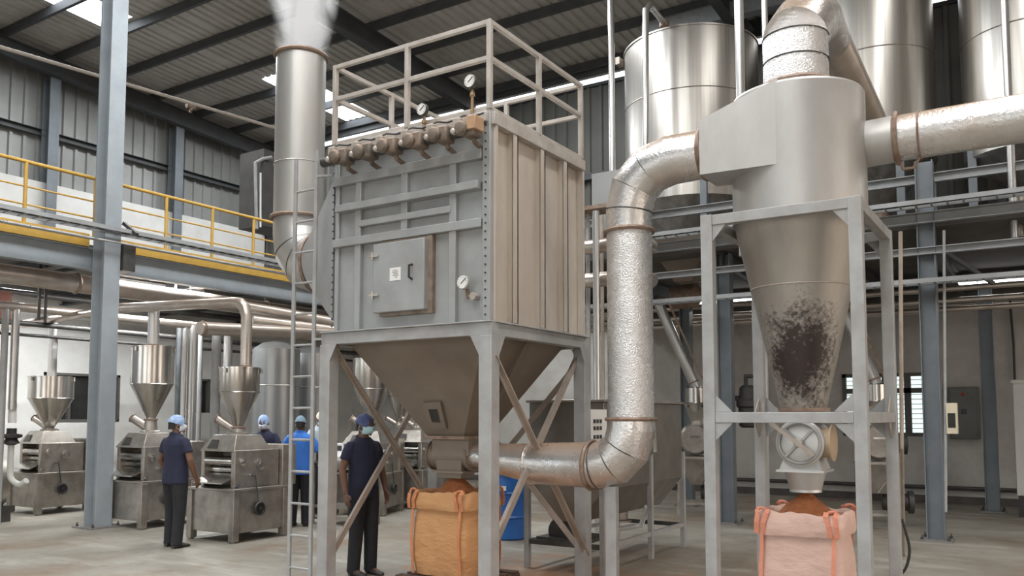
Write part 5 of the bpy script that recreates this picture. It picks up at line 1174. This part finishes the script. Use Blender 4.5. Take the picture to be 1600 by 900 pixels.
# hoses on the floor by the frame
a = dep(1410, 830, 8.6)
o = MB().tube(smooth([(a.x, a.y, a.z+.12), (a.x+.03, a.y, a.z), (a.x+.06, a.y, .30), (a.x, a.y-.02, .1), (a.x-.15, a.y-.05, .02), (a.x-.4, a.y-.3, .015), (a.x-.6, a.y-.15, .015)]), .014, 8).build('hose', black_m); tag(o, 'black hose curling down to the floor beside the cyclone frame', 'hose')
o = MB().tube(smooth([(a.x-.05, a.y, .018), (a.x-.2, a.y-.35, .018), (a.x-.5, a.y-.75, .018), (a.x-.75, a.y-.9, .018)]), .012, 8).build('hose', rust_m); tag(o, 'thin brown hose lying on the floor behind the cyclone frame leg', 'hose')

# ============================================================ LEFT: pipes under and beside the mezzanine
def prun(pts, r, lb, m=pipe_m, name='overhead_pipe', fl=()):
    P = [Vector(p) for p in pts]; t = thing(name, lb, 'pipe', tuple(P[0])); MB().tube(P, r, 24).build('run', m, t, sharp=25)
    for i, u in fl: c = P[i].lerp(P[i+1], u); MB().ring(c, r, r*.16, axis=P[i+1]-P[i], sub=6).build('flange', rust_m, t)
    return t
def onXz(px, py, X): return onX(px, py, X)
# fat pipe crossing the left part, going deeper to the right
X = -12.75; zf_ = onX(150, 447, X).z
prun([(X, 2.5, zf_), (X, 16.5, zf_)], .145, 'fat shiny pipe under the yellow walkway, crossing behind the tall column', fl=((0, .35), (0, .62)))
# pipe to third hopper: up, elbow, then left along the wall
h3 = Vector((-9.43+.12, 7.84, 2.3)); zt5 = onY(388, 470, 7.84).z; A3 = onY(180, 484, 7.84)
ez = .12
t = prun([h3+Vector((0, 0, .0)), (h3.x, h3.y, zt5-.22), (h3.x-.05, h3.y, zt5-.09), (h3.x-.14, h3.y, zt5-.02), (h3.x-.28, h3.y, zt5), (A3.x, h3.y, A3.z+.02)], .075, 'bent steel pipe arching over and down into the third hopper machine', fl=((0, .06), (4, .98)))
prun([(A3.x, 7.84, A3.z+.02), (A3.x-1.6, 7.84, A3.z-.04), (A3.x-4.6, 7.9, A3.z-.10)], .065, 'dusty pipe continuing left past the tall column at hopper-pipe height')
h2 = Vector((-11.65, 8.02, 2.68)); prun([h2, (h2.x, h2.y, 3.35)], .085, 'short vertical pipe entering the second hopper from above', pipe_c, fl=((0, .1),))
# vertical bundle between machines 2 and 3
XV = -13.6; ZV = onX(200, 498, XV).z
for px, r, dx, m, z0, lb in ((300, .10, 0, pipe_c, 0, 'thicker bright vertical pipe between the second and third hoppers'), (288, .045, 0, pipe_c, 0, 'thin bright vertical pipe between the second and third hoppers, left one'), (312, .055, -.3, frame_grey, 0, 'grey vertical pipe close behind the thick bright one, right of it'), (279, .05, -.5, purlin_m, 0, 'dark vertical post just right of the second hopper'), (338, .09, 0, frame_grey, 0, 'grey vertical pipe left of the third hopper'), (356, .08, .6, pipe_c, 1.9, 'short fat filter pot pipe behind the third hopper')):
    d_ = ray(px, 560); yv = d_.y*((XV+dx)/d_.x); vpipe([(XV+dx, yv, z0), (XV+dx, yv, ZV)], r, lb, m)
# horizontal runs at the back under the mezzanine
for i, (py, X, r, m, y0, y1, lb) in enumerate(((498, -13.6, .07, pipe_m, 3, 13.5, 'middle dusty horizontal pipe below the fat pipe on the left'), (520, -14.2, .045, dark_m, 3, 16, 'dark horizontal pipe under the mezzanine at left'), (478, -15.0, .055, dark_m, 3, 16, 'dark upper horizontal pipe near the left white wall'), (536, -14.6, .03, dark_m, 3, 16, 'thin dark lowest horizontal pipe near the left white wall'))):
    z = onX(200, py, X).z; o = MB().tube([(X, y0, z), (X, y1, z)], r, 16).build('overhead_pipe', m); tag(o, lb, 'pipe', 'horizontal pipes at left')
a = dep(312, 513, 12.6); b = dep(520, 522, 15.0)
prun([a, Vector((a.x, b.y, a.z)) if False else b], .10, 'beige horizontal pipe from the bright uprights toward the ladder', pipe_m, fl=((0, .02),))
a = dep(395, 500, 14.8); b = dep(520, 516, 15.6); prun([a, b], .085, 'beige horizontal pipe passing behind the ladder, upper one', pipe_m)
a = dep(380, 480, 15.2); b = dep(520, 505, 16.4); prun([a, b], .12, 'fat dusty pipe behind the ladder just under the mezzanine', pipe_m)
# far-left vertical pipes, filter body and curved white pipe
for px, r, z0, m, lb in ((22, .06, 0, pipe_c, 'bright upright pipe at the left photo edge'), (6, .05, 0, frame_grey, 'grey upright pipe at the extreme left')):
    d_ = ray(px, 560); yv = d_.y*(XV/d_.x); vpipe([(XV, yv, z0 if px != 22 else 1.75), (XV, yv, ZV)], r, lb, m)
vpipe([(-14.72, 8.17, 2.2), (-14.72, 8.17, 3.30)], .075, 'upright pipe dropping into the leftmost hopper'); vpipe([(-14.9, 8.25, 2.2), (-14.92, 8.25, 3.30)], .035, 'dark flexible upright beside the leftmost hopper pipe', dark_m)
a = dep(20, 631, 13.2); o = MB().tube([a, a-Vector((0, 0, .30))], .06, 16).build('filter_canister', white_m); tag(o, 'white canister on the upright pipe at the left photo edge', 'filter')
b = a-Vector((0, 0, .38)); o = MB().lathe(b-Vector((0, 0, .26)), [(.05, 0), (.12, .03), (.08, .1), (.15, .12), (.15, .16), (.07, .18), (.07, .26)], 16).build('gate_valve', black_m); tag(o, 'black valve under the white canister at the left photo edge', 'valve')
o = MB().tube(smooth([b-Vector((0, 0, .26)), b-Vector((0, 0, .6)), b+Vector((.05, 0, -.78)), b+Vector((.2, .05, -.86)), b+Vector((.33, .08, -.8))]), .045, 16).build('curved_hose', cabl_m); tag(o, 'curved white pipe sweeping down beside the leftmost machine', 'pipe')
a = dep(-4, 740, 13.6)
bl = thing('blower', 'round grey blower casing cut off by the left photo edge, on the floor', 'blower', (a.x, a.y, 0))
MB().lathe((a.x, a.y, .62), [(.08, 0), (.42, 0), (.42, .28), (.08, .28)], 40, axis=(0, -1, 0)).build('scroll_casing', mill_m, bl); MB().ring((a.x, a.y-.28, .62), .2, .03, axis=(0, 1, 0)).build('inlet_ring', frame_grey, bl); MB().box((a.x-.35, a.y-.3, 0), (a.x+.35, a.y+.05, .25)).build('base', dark_m, bl)
o = MB().tube([(a.x+.3, a.y-.1, .5), (a.x+.55, a.y-.3, .25), (a.x+.6, a.y-.5, .03), (a.x+1.0, a.y-.7, .02), (a.x+1.5, a.y-.75, .02)], .015, 8).build('cable', black_m); tag(o, 'black cable trailing on the floor below the leftmost machine', 'cable')
# brown board under the mezzanine, far left
a = onX(-20, 502, -14.6); b = onX(17, 457, -14.6); o = MB().box((-14.62, a.y, a.z), (-14.56, b.y, b.z)).build('brown_board', brick_m); tag(o, 'brown red board hanging below the walkway at the left photo edge', 'board')
# hanger rods
for i, (px, py0, py1, X, lb) in enumerate(((65, 380, 500, -12.9, 'dark hanger rod left of the tall column, nearer the photo edge'), (75, 380, 505, -12.9, 'dark hanger rod left of the tall column, nearer the column'), (298, 428, 462, -12.9, 'pale hanger rod over the bent hopper pipe, left one'), (275, 432, 460, -12.9, 'pale hanger rod over the second hopper'), (415, 445, 478, -12.9, 'pale hanger rod just left of the stack elbow'))):
    a = onX(px, py0, X); b = onX(px, py1, X); o = MB().tube([(X, a.y, min(ZM-.1, a.z)), (X, a.y, b.z)], .022, 8).build('hanger_rod', dark_m if i < 2 else frame_grey); tag(o, lb, 'hanger rod')
a = onX(15, 432, -13.0); b = onX(140, 408, -12.6); o = MB().beam(a, b, .05, .05).build('diagonal_strut', beam_l); tag(o, 'pale diagonal strut under the walkway beam left of the tall column', 'strut')
# electrical cabinet behind machine 3 and wall items
a = onX(306, 695, XM+.4); b = onX(330, 645, XM+.4); o = MB().box((XM, a.y, a.z), (XM+.4, b.y, b.z)).build('switch_cabinet', cabl_m); tag(o, 'pale switch cabinet on the left white wall between the hoppers', 'cabinet')
# batten lamps under the mezzanine, give off light
lamp_m = mat('lamp_tube', (.9, .93, .95), emit=(.93, .97, 1, 5))
for i, (px, py, lb) in enumerate(((252, 448, 'pale batten lamp under the mezzanine, right of the tall column, nearer one'), (262, 434, 'pale batten lamp under the mezzanine, right of the tall column, deeper one'), (40, 440, 'batten lamp under the mezzanine left of the tall column'))):
    c = onZ(px, py, 4.02) if i < 2 else Vector((-15.2, 7.2, 4.02))
    t = thing('batten_lamp', lb, 'lamp', (c.x, c.y, 4.0)); MB().box((c.x-.06, c.y-.9, 4.02), (c.x+.06, c.y+.9, 4.06)).build('housing', white_m, t)
    MB().tube([(c.x, c.y-.86, 3.995), (c.x, c.y+.86, 3.995)], .02, 12).build('tube', lamp_m, t)
    MB().tube([(c.x, c.y, 4.05), (c.x, c.y, 4.16)], .01, 6).build('hanger', dark_m, t)
    area_light('batten_light', (c.x, c.y, 3.96), .1, 1.7, 130, (.95, .98, 1))
for i, x in enumerate((-5.6, -.5)):  # unseen lamps added to brighten the wall under the platform
    t = thing('batten_lamp', ('added batten lamp under the silo platform, left one, unseen behind the duct', 'added batten lamp under the silo platform, right one, unseen behind the cyclone')[i], 'lamp', (x, 16.9, 4.0)); MB().box((x-.9, 16.84, 4.02), (x+.9, 16.96, 4.06)).build('housing', white_m, t)
    MB().tube([(x-.86, 16.9, 3.995), (x+.86, 16.9, 3.995)], .02, 12).build('tube', lamp_m, t)
    area_light('batten_light', (x, 16.9, 3.96), 1.7, .1, 35, (1, .98, .95))
